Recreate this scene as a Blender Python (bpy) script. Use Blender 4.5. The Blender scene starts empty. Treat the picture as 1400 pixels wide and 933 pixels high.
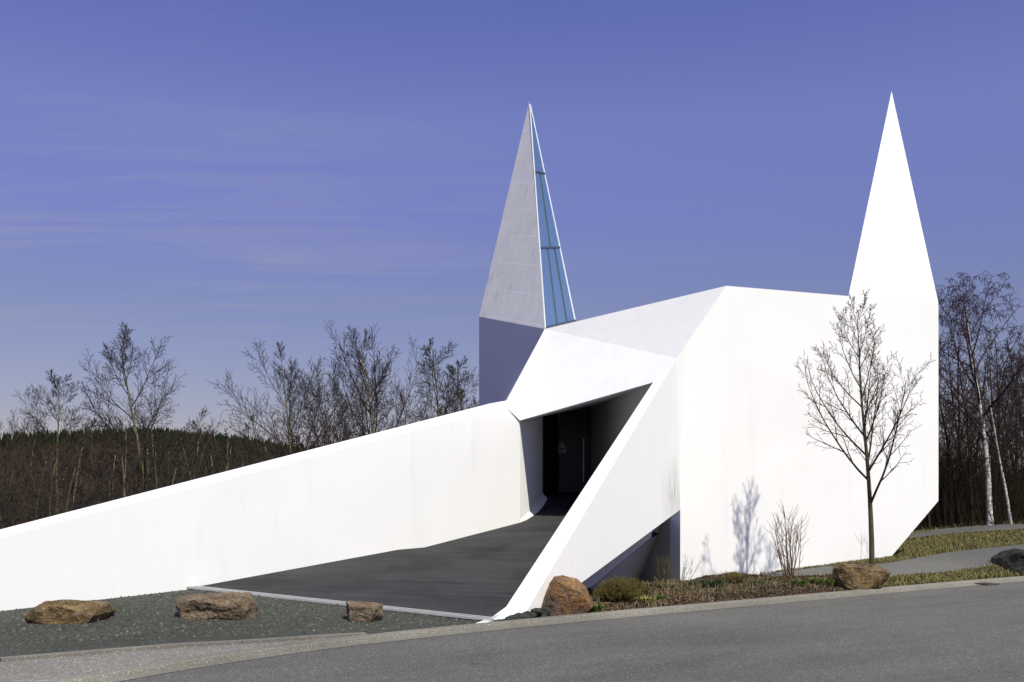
import bpy, math, random
from mathutils import Vector, noise
SC = bpy.context.scene
COL = SC.collection
R = math.radians
# ------------------------------------------------------------------ helpers
EYE, FPX, CX, HY = 1.65, 1361.0, 700.0, 665.0
def P(px, py, y):
    return Vector(((px-CX)/FPX*y, y, EYE+(HY-py)/FPX*y))
def smooth(a, b, x):
    t = max(0.0, min(1.0, (x-a)/(b-a))); return t*t*(3-2*t)
def clamp(x, a, b): return max(a, min(b, x))
def lerp_tab(tab, x):
    if x <= tab[0][0]: return tab[0][1]
    for (x0, y0), (x1, y1) in zip(tab, tab[1:]):
        if x <= x1: return y0+(y1-y0)*(x-x0)/(x1-x0)
    return tab[-1][1]

def mesh_obj(name, verts, faces, mat, parent=None, smooth_shade=False, mats=None, midx=None):
    off = Vector((0, 0, 0))
    if parent is not None:
        off = parent.location.copy() if parent.parent is None else parent.parent.location.copy()
    me = bpy.data.meshes.new(name)
    me.from_pydata([(v[0]-off[0], v[1]-off[1], v[2]-off[2]) for v in verts], [], faces)
    for m in (mats or [mat]): me.materials.append(m)
    if midx: me.polygons.foreach_set('material_index', midx)
    if smooth_shade: me.polygons.foreach_set('use_smooth', [True]*len(me.polygons))
    me.update()
    o = bpy.data.objects.new(name, me); COL.objects.link(o)
    if parent is not None: o.parent = parent
    return o
def empty(name, loc):
    o = bpy.data.objects.new(name, None); COL.objects.link(o); o.location = loc
    o.empty_display_size = 0.2
    return o
def tag(o, label=None, cat=None, group=None, kind=None):
    if label: o['label'] = label
    if cat: o['category'] = cat
    if group: o['group'] = group
    if kind: o['kind'] = kind
    return o
def copy_tree(root):
    r = root.copy(); COL.objects.link(r)
    for c in root.children:
        d = c.copy(); COL.objects.link(d); d.parent = r
    return r
def prism(poly, vec):
    """closed solid: polygon swept along vec"""
    n = len(poly); vec = Vector(vec)
    v = [Vector(p) for p in poly]+[Vector(p)+vec for p in poly]
    f = [list(range(n)), list(range(2*n-1, n-1, -1))]
    for i in range(n):
        j = (i+1) % n; f.append([i, i+n, j+n, j])
    return v, f
def join(*parts):
    V, F = [], []
    for v, f in parts:
        b = len(V); V += list(v); F += [[i+b for i in q] for q in f]
    return V, F
def box(a, b):
    (x0, y0, z0), (x1, y1, z1) = a, b
    return prism([(x0, y0, z0), (x1, y0, z0), (x1, y1, z0), (x0, y1, z0)], (0, 0, z1-z0))
def bar(p, q, w, h, up=(0, 0, 1)):
    p, q = Vector(p), Vector(q); d = (q-p).normalized()
    s = d.cross(Vector(up))
    if s.length < 1e-4: s = d.cross(Vector((1, 0, 0)))
    s.normalize(); u = s.cross(d).normalized()
    poly = [p-s*w/2-u*h/2, p+s*w/2-u*h/2, p+s*w/2+u*h/2, p-s*w/2+u*h/2]
    return prism(poly, q-p)
def tube(V, F, pts, rad, n=4):
    b0 = len(V); m = len(pts)
    d0 = (pts[1]-pts[0]).normalized()
    ref = Vector((0, 0, 1)) if abs(d0.z) < 0.8 else Vector((1, 0, 0))
    for i in range(m):
        d = (pts[min(i+1, m-1)]-pts[max(i-1, 0)])
        if d.length < 1e-6: d = d0
        d = d.normalized()
        a = d.cross(ref)
        if a.length < 1e-3: a = d.cross(Vector((0, 1, 0)))
        a.normalize(); b = d.cross(a)
        for k in range(n):
            t = 2*math.pi*k/n
            V.append(pts[i]+(a*math.cos(t)+b*math.sin(t))*rad[i])
    for i in range(m-1):
        for k in range(n):
            k2 = (k+1) % n
            F.append((b0+i*n+k, b0+i*n+k2, b0+(i+1)*n+k2, b0+(i+1)*n+k))
    F.append(tuple(b0+(m-1)*n+k for k in range(n)))

# ------------------------------------------------------------------ materials
class NT:
    def __init__(s, name):
        s.m = bpy.data.materials.new(name); s.m.use_nodes = True
        s.t = s.m.node_tree; s.N = s.t.nodes; s.L = s.t.links
        s.b = s.N['Principled BSDF']; s.pos = None
    def n(s, ty, **kw):
        o = s.N.new(ty)
        for k, v in kw.items():
            if k in o.inputs.keys(): o.inputs[k].default_value = v
            else: setattr(o, k, v)
        return o
    def geo(s):
        if s.pos is None: s.pos = s.N.new('ShaderNodeNewGeometry')
        return s.pos
    def obj_co(s):
        o = s.N.new('ShaderNodeTexCoord'); return o.outputs['Object']
    def mapped(s, scale=(1, 1, 1), rot=(0, 0, 0), co=None):
        m = s.N.new('ShaderNodeMapping'); m.inputs['Scale'].default_value = scale; m.inputs['Rotation'].default_value = rot
        s.L.new(co if co is not None else s.geo().outputs['Position'], m.inputs['Vector']); return m.outputs[0]
    def noise(s, scale, detail=4, rough=0.55, co=None, dist=0.0):
        o = s.n('ShaderNodeTexNoise', Scale=scale, Detail=detail, Roughness=rough, Distortion=dist)
        s.L.new(co if co is not None else s.geo().outputs['Position'], o.inputs['Vector']); return o.outputs['Fac']
    def vor(s, scale, co=None, feature='F1', out='Distance'):
        o = s.n('ShaderNodeTexVoronoi', Scale=scale); o.feature = feature
        s.L.new(co if co is not None else s.geo().outputs['Position'], o.inputs['Vector']); return o.outputs[out]
    def ramp(s, fac, stops):
        r = s.N.new('ShaderNodeValToRGB'); e = r.color_ramp.elements
        while len(e) < len(stops): e.new(0.5)
        for q, (p, c) in zip(e, stops):
            q.position = p; q.color = (c[0], c[1], c[2], 1) if len(c) == 3 else c
        s.L.new(fac, r.inputs[0]); return r.outputs[0]
    def mix(s, fac, a, b, mode='MIX'):
        o = s.N.new('ShaderNodeMix'); o.data_type = 'RGBA'; o.blend_type = mode
        for idx, v in ((0, fac), (6, a), (7, b)):
            if isinstance(v, (int, float)): o.inputs[idx].default_value = v
            elif isinstance(v, (tuple, list)): o.inputs[idx].default_value = (*v[:3], 1)
            else: s.L.new(v, o.inputs[idx])
        return o.outputs[2]
    def math(s, op, a, b=0.0):
        o = s.N.new('ShaderNodeMath'); o.operation = op
        for i, v in enumerate((a, b)):
            if isinstance(v, (int, float)): o.inputs[i].default_value = v
            else: s.L.new(v, o.inputs[i])
        return o.outputs[0]
    def color(s, c):
        if isinstance(c, (tuple, list)): s.b.inputs['Base Color'].default_value = (*c[:3], 1)
        else: s.L.new(c, s.b.inputs['Base Color'])
    def bump(s, h, strength=0.3, dist=0.02):
        o = s.n('ShaderNodeBump', Strength=strength, Distance=dist); s.L.new(h, o.inputs['Height'])
        s.L.new(o.outputs[0], s.b.inputs['Normal'])
    def done(s, rough=0.8, spec=0.3, metal=0.0):
        s.b.inputs['Roughness'].default_value = rough
        s.b.inputs['Specular IOR Level'].default_value = spec
        s.b.inputs['Metallic'].default_value = metal
        return s.m
def G(v): return (v, v, v)

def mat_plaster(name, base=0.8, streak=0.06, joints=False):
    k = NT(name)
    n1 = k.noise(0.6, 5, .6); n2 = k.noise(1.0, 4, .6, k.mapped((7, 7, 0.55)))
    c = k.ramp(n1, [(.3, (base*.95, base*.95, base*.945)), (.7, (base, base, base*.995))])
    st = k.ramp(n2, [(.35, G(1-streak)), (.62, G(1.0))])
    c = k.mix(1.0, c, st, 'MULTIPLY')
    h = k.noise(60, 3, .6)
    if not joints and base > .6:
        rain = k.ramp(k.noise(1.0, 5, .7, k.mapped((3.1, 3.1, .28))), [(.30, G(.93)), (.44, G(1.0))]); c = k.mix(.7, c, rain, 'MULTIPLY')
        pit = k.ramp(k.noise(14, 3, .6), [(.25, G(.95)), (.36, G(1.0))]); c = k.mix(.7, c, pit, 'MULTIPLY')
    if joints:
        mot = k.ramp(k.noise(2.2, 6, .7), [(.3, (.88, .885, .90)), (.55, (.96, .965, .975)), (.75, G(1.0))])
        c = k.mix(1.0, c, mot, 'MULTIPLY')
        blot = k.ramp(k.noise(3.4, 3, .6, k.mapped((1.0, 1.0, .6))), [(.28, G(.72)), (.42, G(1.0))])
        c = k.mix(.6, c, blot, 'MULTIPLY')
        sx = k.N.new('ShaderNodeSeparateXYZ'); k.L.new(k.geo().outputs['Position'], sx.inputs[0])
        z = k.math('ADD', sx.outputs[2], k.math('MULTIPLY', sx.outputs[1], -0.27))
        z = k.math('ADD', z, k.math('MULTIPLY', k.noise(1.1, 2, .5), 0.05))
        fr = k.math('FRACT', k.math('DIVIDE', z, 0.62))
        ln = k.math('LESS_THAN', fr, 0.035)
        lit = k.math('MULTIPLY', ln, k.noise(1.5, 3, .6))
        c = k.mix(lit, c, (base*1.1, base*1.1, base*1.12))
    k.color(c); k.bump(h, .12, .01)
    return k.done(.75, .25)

def mat_asphalt(name, dark, light, tint=(1, 1, 1), vs=55, patch=0.25, rough=.85, bump=.5, wear=False):
    k = NT(name)
    v = k.vor(vs, out='Color'); bw = k.N.new('ShaderNodeRGBToBW'); k.L.new(v, bw.inputs[0])
    mean = (dark+light)/2
    c = k.ramp(bw.outputs[0], [(.15, tuple(dark*t for t in tint)), (.55, tuple(mean*t for t in tint)), (.75, tuple(light*t for t in tint)), (.9, tuple(light*2.1*t for t in tint))])
    big = k.ramp(k.noise(.45, 5, .65), [(.3, G(1-patch)), (.7, G(1+patch*.4))])
    c = k.mix(1.0, c, big, 'MULTIPLY')
    fine = k.ramp(k.noise(70, 4, .7), [(.3, G(.8)), (.7, G(1.15))])
    c = k.mix(1.0, c, fine, 'MULTIPLY')
    if wear:
        wz = k.ramp(k.noise(.9, 6, .7, k.mapped((.25, 1.0, 1), (0, 0, 0), k.mapped((1, 1, 1), (0, 0, R(-30))))), [(.36, G(.80)), (.5, G(1.0)), (.68, G(1.10))])
        c = k.mix(1.0, c, wz, 'MULTIPLY')
        spots = k.ramp(k.noise(1.9, 3, .6), [(.26, G(.62)), (.33, G(1.0))]); c = k.mix(.6, c, spots, 'MULTIPLY')
    k.color(c); k.bump(k.math('ADD', k.vor(vs), k.noise(160, 2, .6)), bump, .006)
    return k.done(rough, .3)

def mat_island(name, cols, rough=.9, spec=.15, patch=0):
    """colour that differs from leaf to leaf / blade to blade / chip to chip"""
    k = NT(name)
    c = k.ramp(k.geo().outputs['Random Per Island'], [(i/(max(1, len(cols)-1)), c) for i, c in enumerate(cols)])
    if patch: c = k.mix(1.0, c, k.ramp(k.noise(patch, 4, .6), [(.34, (.45, .55, .40)), (.5, G(1.0)), (.66, (1.35, 1.3, 1.2))]), 'MULTIPLY')
    k.color(c); return k.done(rough, spec)

def mat_bark(name, cols, scale=8.0):
    k = NT(name)
    n = k.noise(scale, 5, .65, k.mapped((1, 1, .25), co=k.obj_co()))
    k.color(k.ramp(n, [(.25+.5*i/(max(1, len(cols)-1)), c) for i, c in enumerate(cols)]))
    k.bump(n, .6, .02); return k.done(.9, .15)

def mat_rock(name, cols, vein, scale=3.0, seed=0.0):
    k = NT(name); co = k.mapped((1, 1, 1.3), (0.3, .5, seed), k.obj_co())
    n1 = k.noise(scale, 7, .68, co, .6)
    c = k.ramp(n1, [(.28+.44*i/(len(cols)-1), q) for i, q in enumerate(cols)])
    n2 = k.noise(scale*2.3, 6, .7, k.mapped((1, 1, 2.2), (.9, .2, seed+1), k.obj_co()))
    c = k.mix(k.ramp(n2, [(.52, G(0)), (.64, G(.85))]), c, vein)
    n3 = k.noise(scale*11, 4, .7, co)
    c = k.mix(1.0, c, k.ramp(n3, [(.34, G(.38)), (.60, G(1.25))]), 'MULTIPLY')
    crk = k.mapped((1, .8, 1.5), (.4, .2, seed), k.obj_co())
    wv = k.N.new('ShaderNodeVectorMath'); wv.operation = 'ADD'; k.L.new(crk, wv.inputs[0])
    wn = k.n('ShaderNodeTexNoise', Scale=scale*1.5, Detail=4); k.L.new(crk, wn.inputs['Vector']); wsc = k.N.new('ShaderNodeVectorMath'); wsc.operation = 'SCALE'; wsc.inputs[3].default_value = .35; k.L.new(wn.outputs['Color'], wsc.inputs[0]); k.L.new(wsc.outputs[0], wv.inputs[1])
    crack = k.vor(scale*.9, wv.outputs[0], 'DISTANCE_TO_EDGE')
    c = k.mix(k.ramp(crack, [(.0, G(.5)), (.02, G(0))]), c, (.03, .025, .02))
    k.color(c); k.bump(k.math('ADD', n3, k.math('MULTIPLY', n2, 1.5)), .7, .04)
    return k.done(.85, .25)

M = {}
M['white'] = mat_plaster('white_plaster', .82, .012)
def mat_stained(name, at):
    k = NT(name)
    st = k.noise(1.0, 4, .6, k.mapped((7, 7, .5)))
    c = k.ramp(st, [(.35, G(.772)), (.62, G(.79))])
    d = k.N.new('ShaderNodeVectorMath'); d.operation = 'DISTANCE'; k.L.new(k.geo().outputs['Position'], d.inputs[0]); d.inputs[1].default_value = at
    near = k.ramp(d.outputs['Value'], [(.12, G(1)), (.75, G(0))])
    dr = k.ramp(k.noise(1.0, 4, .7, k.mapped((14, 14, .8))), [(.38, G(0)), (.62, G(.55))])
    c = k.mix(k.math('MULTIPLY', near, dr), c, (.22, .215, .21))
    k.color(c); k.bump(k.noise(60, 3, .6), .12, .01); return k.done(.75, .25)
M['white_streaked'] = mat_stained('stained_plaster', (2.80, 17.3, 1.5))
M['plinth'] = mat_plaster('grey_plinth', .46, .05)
M['spire'] = mat_plaster('spire_plaster', .82, .05, True)
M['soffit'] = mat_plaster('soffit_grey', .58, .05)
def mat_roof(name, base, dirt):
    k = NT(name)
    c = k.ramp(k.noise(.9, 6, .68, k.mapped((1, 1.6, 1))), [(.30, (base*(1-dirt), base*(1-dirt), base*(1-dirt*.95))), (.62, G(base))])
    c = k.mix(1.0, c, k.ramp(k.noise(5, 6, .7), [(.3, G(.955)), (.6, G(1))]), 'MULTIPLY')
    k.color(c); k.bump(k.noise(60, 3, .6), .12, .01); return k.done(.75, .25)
M['roof_plaster'] = mat_roof('shaded_weathered_roof_plaster', .73, .05)  # base tone lowered to paint in the facet's dimmer light; mottling is grime
M['canopy_plaster'] = mat_roof('shaded_weathered_canopy_plaster', .77, .04)  # paler step of the same painted facet shading, with fainter grime mottling
k = NT('ramp_coating')
st = k.noise(1.0, 7, .72, k.mapped((.35, 11.0, 1), (0, 0, 0), k.mapped((1, 1, 1), (0, 0, R(10)))))
pt = k.noise(.9, 4, .6, k.mapped((1, 1, 1), (0, 0, .6)), .4)
c = k.ramp(st, [(.3, (.026, .026, .029)), (.5, (.037, .037, .040)), (.72, (.050, .049, .048))])
c = k.mix(1.0, c, k.ramp(pt, [(.32, G(.62)), (.52, G(1.0)), (.75, G(1.2))]), 'MULTIPLY')
k.color(c); k.bump(k.noise(90, 3, .6), .4, .004); M['ramp'] = k.done(.85, .12)
M['asphalt'] = mat_asphalt('road_asphalt', .074, .112, (1, .995, .92), 95, .14, wear=True)
M['pavement'] = mat_asphalt('old_pavement', .15, .20, (1, .97, .89), 80, .25)
M['gravel'] = mat_asphalt('fine_gravel', .032, .068, (.97, 1.03, .86), 70, .28, .95, .9)
M['path'] = mat_asphalt('path_asphalt', .085, .115, (1, .98, .92), 110, .25)
M['kerb'] = mat_asphalt('kerb_concrete', .165, .19, (1, .95, .82), 120, .35)
k = NT('soil'); c = k.ramp(k.noise(3, 6, .7), [(.3, (.02, .014, .010)), (.6, (.05, .034, .022)), (.8, (.08, .055, .035))])
k.color(c); k.bump(k.noise(20, 4, .7), .8, .04); M['soil'] = k.done(.95, .1)
k = NT('terrain')
g1 = k.ramp(k.noise(2.5, 6, .7), [(.3, (.045, .040, .016)), (.55, (.085, .080, .032)), (.75, (.13, .115, .055))])
lf = k.ramp(k.noise(1.3, 6, .7), [(.3, (.018, .012, .010)), (.55, (.040, .028, .021)), (.78, (.070, .050, .034))])
sx = k.N.new('ShaderNodeSeparateXYZ'); k.L.new(k.geo().outputs['Position'], sx.inputs[0])
far = k.ramp(k.math('DIVIDE', k.math('ADD', sx.outputs[1], k.math('MULTIPLY', k.noise(.6, 3, .6), 4.0)), 100.0), [(.26, G(0)), (.285, G(1))])
lft = k.ramp(k.math('ADD', k.math('DIVIDE', sx.outputs[0], 100.0), .5), [(.47, G(1)), (.50, G(0))])
fl = k.math('MAXIMUM', far, lft)
k.color(k.mix(fl, g1, lf)); k.bump(k.noise(14, 4, .7), .6, .05); M['terrain'] = k.done(.95, .1)
M['grass'] = mat_island('grass_blades', [(.07, .072, .02), (.14, .13, .04), (.22, .19, .08), (.27, .23, .12), (.10, .105, .03)], .9, .15)
M['chips'] = mat_island('bark_chips', [(.03, .018, .012), (.075, .046, .028), (.13, .085, .052), (.055, .034, .022), (.22, .17, .11), (.09, .055, .034), (.11, .09, .055)])
M['leaf'] = mat_island('green_leaves', [(.05, .075, .02), (.09, .13, .03), (.15, .19, .05), (.06, .09, .03)])
M['leaf_blue'] = mat_island('bluish_leaves', [(.04, .06, .025), (.07, .10, .045), (.10, .13, .06)])
M['leaf_yellow'] = mat_island('yellow_leaves', [(.22, .20, .05), (.35, .31, .10), (.16, .17, .04)])
M['broom'] = mat_island('broom_twigs', [(.085, .075, .022), (.14, .115, .035), (.06, .05, .02), (.16, .11, .05)])
M['stem_pale'] = mat_bark('pale_stems', [(.10, .065, .045), (.20, .14, .10), (.28, .21, .15)], 12)
M['stem_dark'] = mat_bark('dark_stems', [(.05, .035, .02), (.10, .075, .045)], 12)
M['bark_maple'] = mat_bark('maple_bark', [(.035, .035, .018), (.075, .072, .040), (.12, .115, .065)], 14)
M['twig_maple'] = mat_bark('maple_twigs', [(.03, .024, .017), (.065, .050, .033)], 20)
M['bark_tree'] = mat_bark('grey_green_bark', [(.050, .047, .028), (.12, .112, .066), (.20, .185, .115)], 5)
M['twig_tree'] = mat_bark('bare_twigs', [(.028, .022, .018), (.055, .044, .034)], 10)
M['bark_wood'] = mat_bark('dark_wood_bark', [(.014, .011, .009), (.032, .026, .020)], 5)
M['twig_wood'] = mat_bark('dark_wood_twigs', [(.024, .017, .015), (.046, .034, .029)], 8)
M['twig_birch'] = mat_bark('birch_twigs', [(.035, .020, .020), (.060, .035, .034)], 10)
k = NT('birch_bark')
n = k.noise(1.0, 4, .7, k.mapped((5, 5, 26), co=k.obj_co()))
n2 = k.noise(1.0, 3, .6, k.mapped((3, 3, 5), co=k.obj_co()))
c = k.ramp(n, [(.38, (.03, .025, .02)), (.45, (.40, .38, .35)), (.58, (.62, .60, .56))])
k.color(k.mix(k.ramp(n2, [(.62, G(0)), (.70, G(.9))]), c, (.03, .026, .022))); M['bark_birch'] = k.done(.8, .2)
M['rock_brown'] = mat_rock('brown_rock', [(.02, .014, .009), (.075, .050, .022), (.19, .125, .055), (.30, .23, .13)], (.24, .20, .14), 4.0, .2)
M['rock_ochre'] = mat_rock('ochre_rock', [(.05, .040, .028), (.15, .105, .062), (.22, .165, .105), (.28, .235, .17)], (.20, .18, .165), 3.6, 1.3)
M['rock_rust'] = mat_rock('rust_boulder', [(.045, .036, .032), (.105, .072, .054), (.20, .105, .042), (.16, .125, .10)], (.27, .15, .055), 1.5, 2.2)
M['rock_dark'] = mat_rock('dark_rock', [(.012, .012, .012), (.025, .024, .023), (.045, .042, .038)], (.05, .045, .04), 3.0, .9)
M['rock_slate'] = mat_rock('slate_rubble', [(.022, .026, .022), (.045, .052, .043), (.075, .082, .068)], (.09, .092, .075), 9.0, 3.0)
k = NT('far_conifers'); k.color(k.ramp(k.geo().outputs['Random Per Island'], [(0, (.006, .010, .004)), (.6, (.014, .020, .008)), (1, (.024, .028, .012))])); M['conifer'] = k.done(1, .05)
M['far_bare'] = mat_island('far_bare_wood', [(.035, .020, .018), (.062, .038, .033), (.080, .054, .042), (.050, .034, .024)], 1, .05, .012)
M['brush'] = mat_island('brush_twigs', [(.034, .024, .018), (.072, .052, .037), (.14, .115, .070), (.055, .042, .027), (.10, .096, .046)], 1, .05, .16)
M['brush_dark'] = mat_island('dark_brush', [(.008, .007, .005), (.016, .013, .009), (.026, .019, .013), (.014, .016, .008)], 1, .05)
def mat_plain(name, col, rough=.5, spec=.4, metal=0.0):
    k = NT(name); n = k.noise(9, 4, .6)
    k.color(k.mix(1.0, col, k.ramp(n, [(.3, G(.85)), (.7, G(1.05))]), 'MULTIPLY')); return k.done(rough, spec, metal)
M['frame_white'] = mat_plain('white_frame', (.78, .79, .80), .4)
M['frame_dark'] = mat_plain('grey_frame', (.045, .06, .085), .4)
M['door'] = mat_plain('black_door', (.006, .006, .008), .35, .3)
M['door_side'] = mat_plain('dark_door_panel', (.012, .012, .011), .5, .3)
M['steel'] = mat_plain('brushed_steel', (.25, .25, .27), .35, .5, .8)
M['paper'] = mat_plain('notice_paper', (.55, .56, .54), .8, .2)
M['channel'] = mat_plain('channel_edge', (.46, .47, .46), .5, .4)
M['grate'] = mat_plain('cast_iron', (.075, .062, .05), .7, .3)
k = NT('spire_glass'); N, L = k.N, k.L; N.remove(k.b)
tr = N.new('ShaderNodeBsdfTransparent'); tr.inputs[0].default_value = (.62, .82, .90, 1)
gl = N.new('ShaderNodeBsdfGlossy'); gl.inputs['Roughness'].default_value = .03; gl.inputs[0].default_value = (.85, .92, 1, 1)
fr = N.new('ShaderNodeFresnel'); fr.inputs[0].default_value = 1.7
mx = N.new('ShaderNodeMixShader'); L.new(fr.outputs[0], mx.inputs[0]); L.new(tr.outputs[0], mx.inputs[1]); L.new(gl.outputs[0], mx.inputs[2])
df = N.new('ShaderNodeBsdfDiffuse'); df.inputs[0].default_value = (.10, .19, .27, 1)
mx2 = N.new('ShaderNodeMixShader'); mx2.inputs[0].default_value = .42; L.new(mx.outputs[0], mx2.inputs[1]); L.new(df.outputs[0], mx2.inputs[2])
L.new(mx2.outputs[0], N['Material Output'].inputs[0]); M['glass'] = k.m

# ------------------------------------------------------------------ camera, light, sky
cam = bpy.data.cameras.new('camera'); co = bpy.data.objects.new('camera', cam); COL.objects.link(co)
co.location = (0, 0, EYE); co.rotation_euler = (R(90), 0, 0)
cam.sensor_width = 36; cam.lens = 36*FPX/1400; cam.shift_y = (HY-466.5)/1400
cam.clip_end = 8000; cam.clip_start = .1; SC.camera = co
SUN_EL = R(54.5)
SUN = Vector((.545*math.cos(SUN_EL), -.838*math.cos(SUN_EL), math.sin(SUN_EL))).normalized()
sun = bpy.data.lights.new('sun', 'SUN'); sun.energy = 4.2; sun.angle = R(.7); sun.color = (1, .97, .81)
so = bpy.data.objects.new('sun', sun); COL.objects.link(so); so.rotation_euler = (-SUN).to_track_quat('-Z', 'Y').to_euler()
so.location = (10, -15, 25)
w = bpy.data.worlds.new('World'); SC.world = w; w.use_nodes = True
N, L = w.node_tree.nodes, w.node_tree.links
sky = N.new('ShaderNodeTexSky'); sky.sky_type = 'NISHITA'; sky.sun_disc = False
sky.sun_elevation = math.asin(SUN.z); sky.sun_rotation = math.atan2(SUN.x, SUN.y)
sky.altitude = 400; sky.air_density = 1.0; sky.dust_density = .4; sky.ozone_density = 3.0
tint = N.new('ShaderNodeMix'); tint.data_type = 'RGBA'; tint.blend_type = 'MULTIPLY'; tint.inputs[0].default_value = 1
L.new(sky.outputs[0], tint.inputs[6])
# thin cirrus: noise on the sky direction projected to a high flat layer
tc = N.new('ShaderNodeTexCoord'); sep = N.new('ShaderNodeSeparateXYZ'); L.new(tc.outputs['Generated'], sep.inputs[0])
tr_ = N.new('ShaderNodeValToRGB'); e_ = tr_.color_ramp.elements
for _ in range(3): e_.new(.5)
for el_, (p_, c_) in zip(e_, ((.06, (1.1, .86, .98)), (.18, (1.30, 1.0, 1.22)), (.26, (1.58, 1.15, 1.64)), (.34, (1.92, 1.39, 1.90)), (.44, (1.68, 1.25, 1.98)))):
    el_.position = p_; el_.color = tuple(v*.5 for v in c_)+(1,)
L.new(sep.outputs[2], tr_.inputs[0])
dbl = N.new('ShaderNodeMix'); dbl.data_type = 'RGBA'; dbl.blend_type = 'ADD'; dbl.inputs[0].default_value = 1
L.new(tr_.outputs[0], dbl.inputs[6]); L.new(tr_.outputs[0], dbl.inputs[7]); L.new(dbl.outputs[2], tint.inputs[7])
def wm(op, a, b=0.0):
    o = N.new('ShaderNodeMath'); o.operation = op
    for i, v in enumerate((a, b)):
        if isinstance(v, (int, float)): o.inputs[i].default_value = v
        else: L.new(v, o.inputs[i])
    return o.outputs[0]
zz = wm('MAXIMUM', wm('ADD', sep.outputs[2], .06), .03)
cmb = N.new('ShaderNodeCombineXYZ'); L.new(wm('DIVIDE', sep.outputs[0], zz), cmb.inputs[0]); L.new(wm('DIVIDE', sep.outputs[1], zz), cmb.inputs[1])
mp = N.new('ShaderNodeMapping'); mp.inputs['Rotation'].default_value = (0, 0, R(12)); mp.inputs['Scale'].default_value = (.55, 2.5, 1); mp.inputs['Location'].default_value = (2.3, .7, 0)
L.new(cmb.outputs[0], mp.inputs[0])
cn = N.new('ShaderNodeTexNoise'); cn.inputs['Scale'].default_value = .9; cn.inputs['Detail'].default_value = 11; cn.inputs['Roughness'].default_value = .68; cn.inputs['Distortion'].default_value = .9
L.new(mp.outputs[0], cn.inputs['Vector'])
cr = N.new('ShaderNodeValToRGB'); cr.color_ramp.elements[0].position = .49; cr.color_ramp.elements[0].color = (0, 0, 0, 1); cr.color_ramp.elements[1].position = .80; cr.color_ramp.elements[1].color = (.62, .62, .62, 1)
L.new(cn.outputs['Fac'], cr.inputs[0])
lm = N.new('ShaderNodeMapRange'); lm.inputs[1].default_value = .12; lm.inputs[2].default_value = -.25; L.new(sep.outputs[0], lm.inputs[0])
bd = N.new('ShaderNodeValToRGB'); be = bd.color_ramp.elements; be.new(.5); be.new(.5)
for q_, (p_, v_) in zip(be, ((.08, .1), (.18, 1.0), (.27, .9), (.36, .2))): q_.position = p_; q_.color = (v_, v_, v_, 1)
L.new(sep.outputs[2], bd.inputs[0])
cf = wm('MULTIPLY', wm('MULTIPLY', cr.outputs[0], bd.outputs[0]), wm('ADD', wm('MULTIPLY', lm.outputs[0], .85), .15))
cl = N.new('ShaderNodeMix'); cl.data_type = 'RGBA'; L.new(cf, cl.inputs[0]); L.new(tint.outputs[2], cl.inputs[6]); cl.inputs[7].default_value = (5.5, 5.6, 6.6, 1)
bg = N['Background']; L.new(cl.outputs[2], bg.inputs[0]); bg.inputs[1].default_value = .05
SC.view_settings.view_transform = 'Standard'; SC.view_settings.look = 'None'; SC.view_settings.gamma = 1
SC.view_settings.use_curve_mapping = False; SC.view_settings.exposure = .41
SC.cycles.max_bounces = 6; SC.cycles.diffuse_bounces = 5; SC.cycles.transparent_max_bounces = 12

# ------------------------------------------------------------------ the lie of the land
# road edge (where asphalt meets the gutter), flat at z = 0
def G0(px, py): return P(px, py, EYE*FPX/(py-HY))
EDGE = [(-9.5, -4.0), (-5.6, 4.6)]+[tuple(G0(a, b)[:2]) for a, b in ((130, 933), (300, 903), (400, 890), (480, 880), (600, 868), (700, 858), (800, 848), (900, 839), (1000, 830), (1100, 821), (1200, 811.5), (1300, 802.5), (1400, 794))]
ex, ey = EDGE[-1]; EDGE += [(ex+6, ey+3.1), (ex+16, ey+7.6), (ex+60, ey+24)]
def edge_dist(x, y):
    best, sgn = 1e9, 1
    for (x0, y0), (x1, y1) in zip(EDGE, EDGE[1:]):
        dx, dy = x1-x0, y1-y0; l2 = dx*dx+dy*dy
        t = clamp(((x-x0)*dx+(y-y0)*dy)/l2, 0, 1)
        qx, qy = x-x0-t*dx, y-y0-t*dy; d = math.hypot(qx, qy)
        if d < best: best, sgn = d, (1 if dx*(y-y0)-dy*(x-x0) > 0 else -1)
    return best*sgn
WL0, WLD = Vector((-4.42, 14.0)), Vector((.67, .7424)); WLN = Vector((-.7424, .67))   # left ramp wall, plan line and outward side
HILL = [(-.75, 38), (-.51, 34), (-.37, 40), (-.27, 30), (-.2, 22), (-.1, 9), (.0, 3), (.4, 5), (.6, 14)]
def gz(x, y):
    if y < 70 and abs(x) < 70: d = edge_dist(x, y)
    else: d = 10 if y > 20 else -10
    if d < 0: return -.012*min(-d, 40)*0
    zl = .05*min(d, 4)*clamp((x+9.3)/4.88, 0, 1)
    zr = clamp(d/1.5, 0, 1)*clamp(.0703*(x-4.4), -.10, .60)
    k = smooth(-.5, 1.5, x); z = zl*(1-k)+zr*k
    dl = (x-WL0.x)*WLN.x+(y-WL0.y)*WLN.y
    m = smooth(.24, .34, x/max(y, 1)) if y > 18 else (1 if x > 0 else 0)
    b = max(0, dl-1.0)
    fall = min(.15*b, 16)
    z -= (1-m)*fall + m*min(16, .05*max(0, y-48))
    if y > 200:
        z += smooth(300, 900, y)*(lerp_tab(HILL, x/y)+16)+ (noise.noise((x*.006, y*.006, 3))*5 if y > 350 else 0)
    return z
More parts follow.
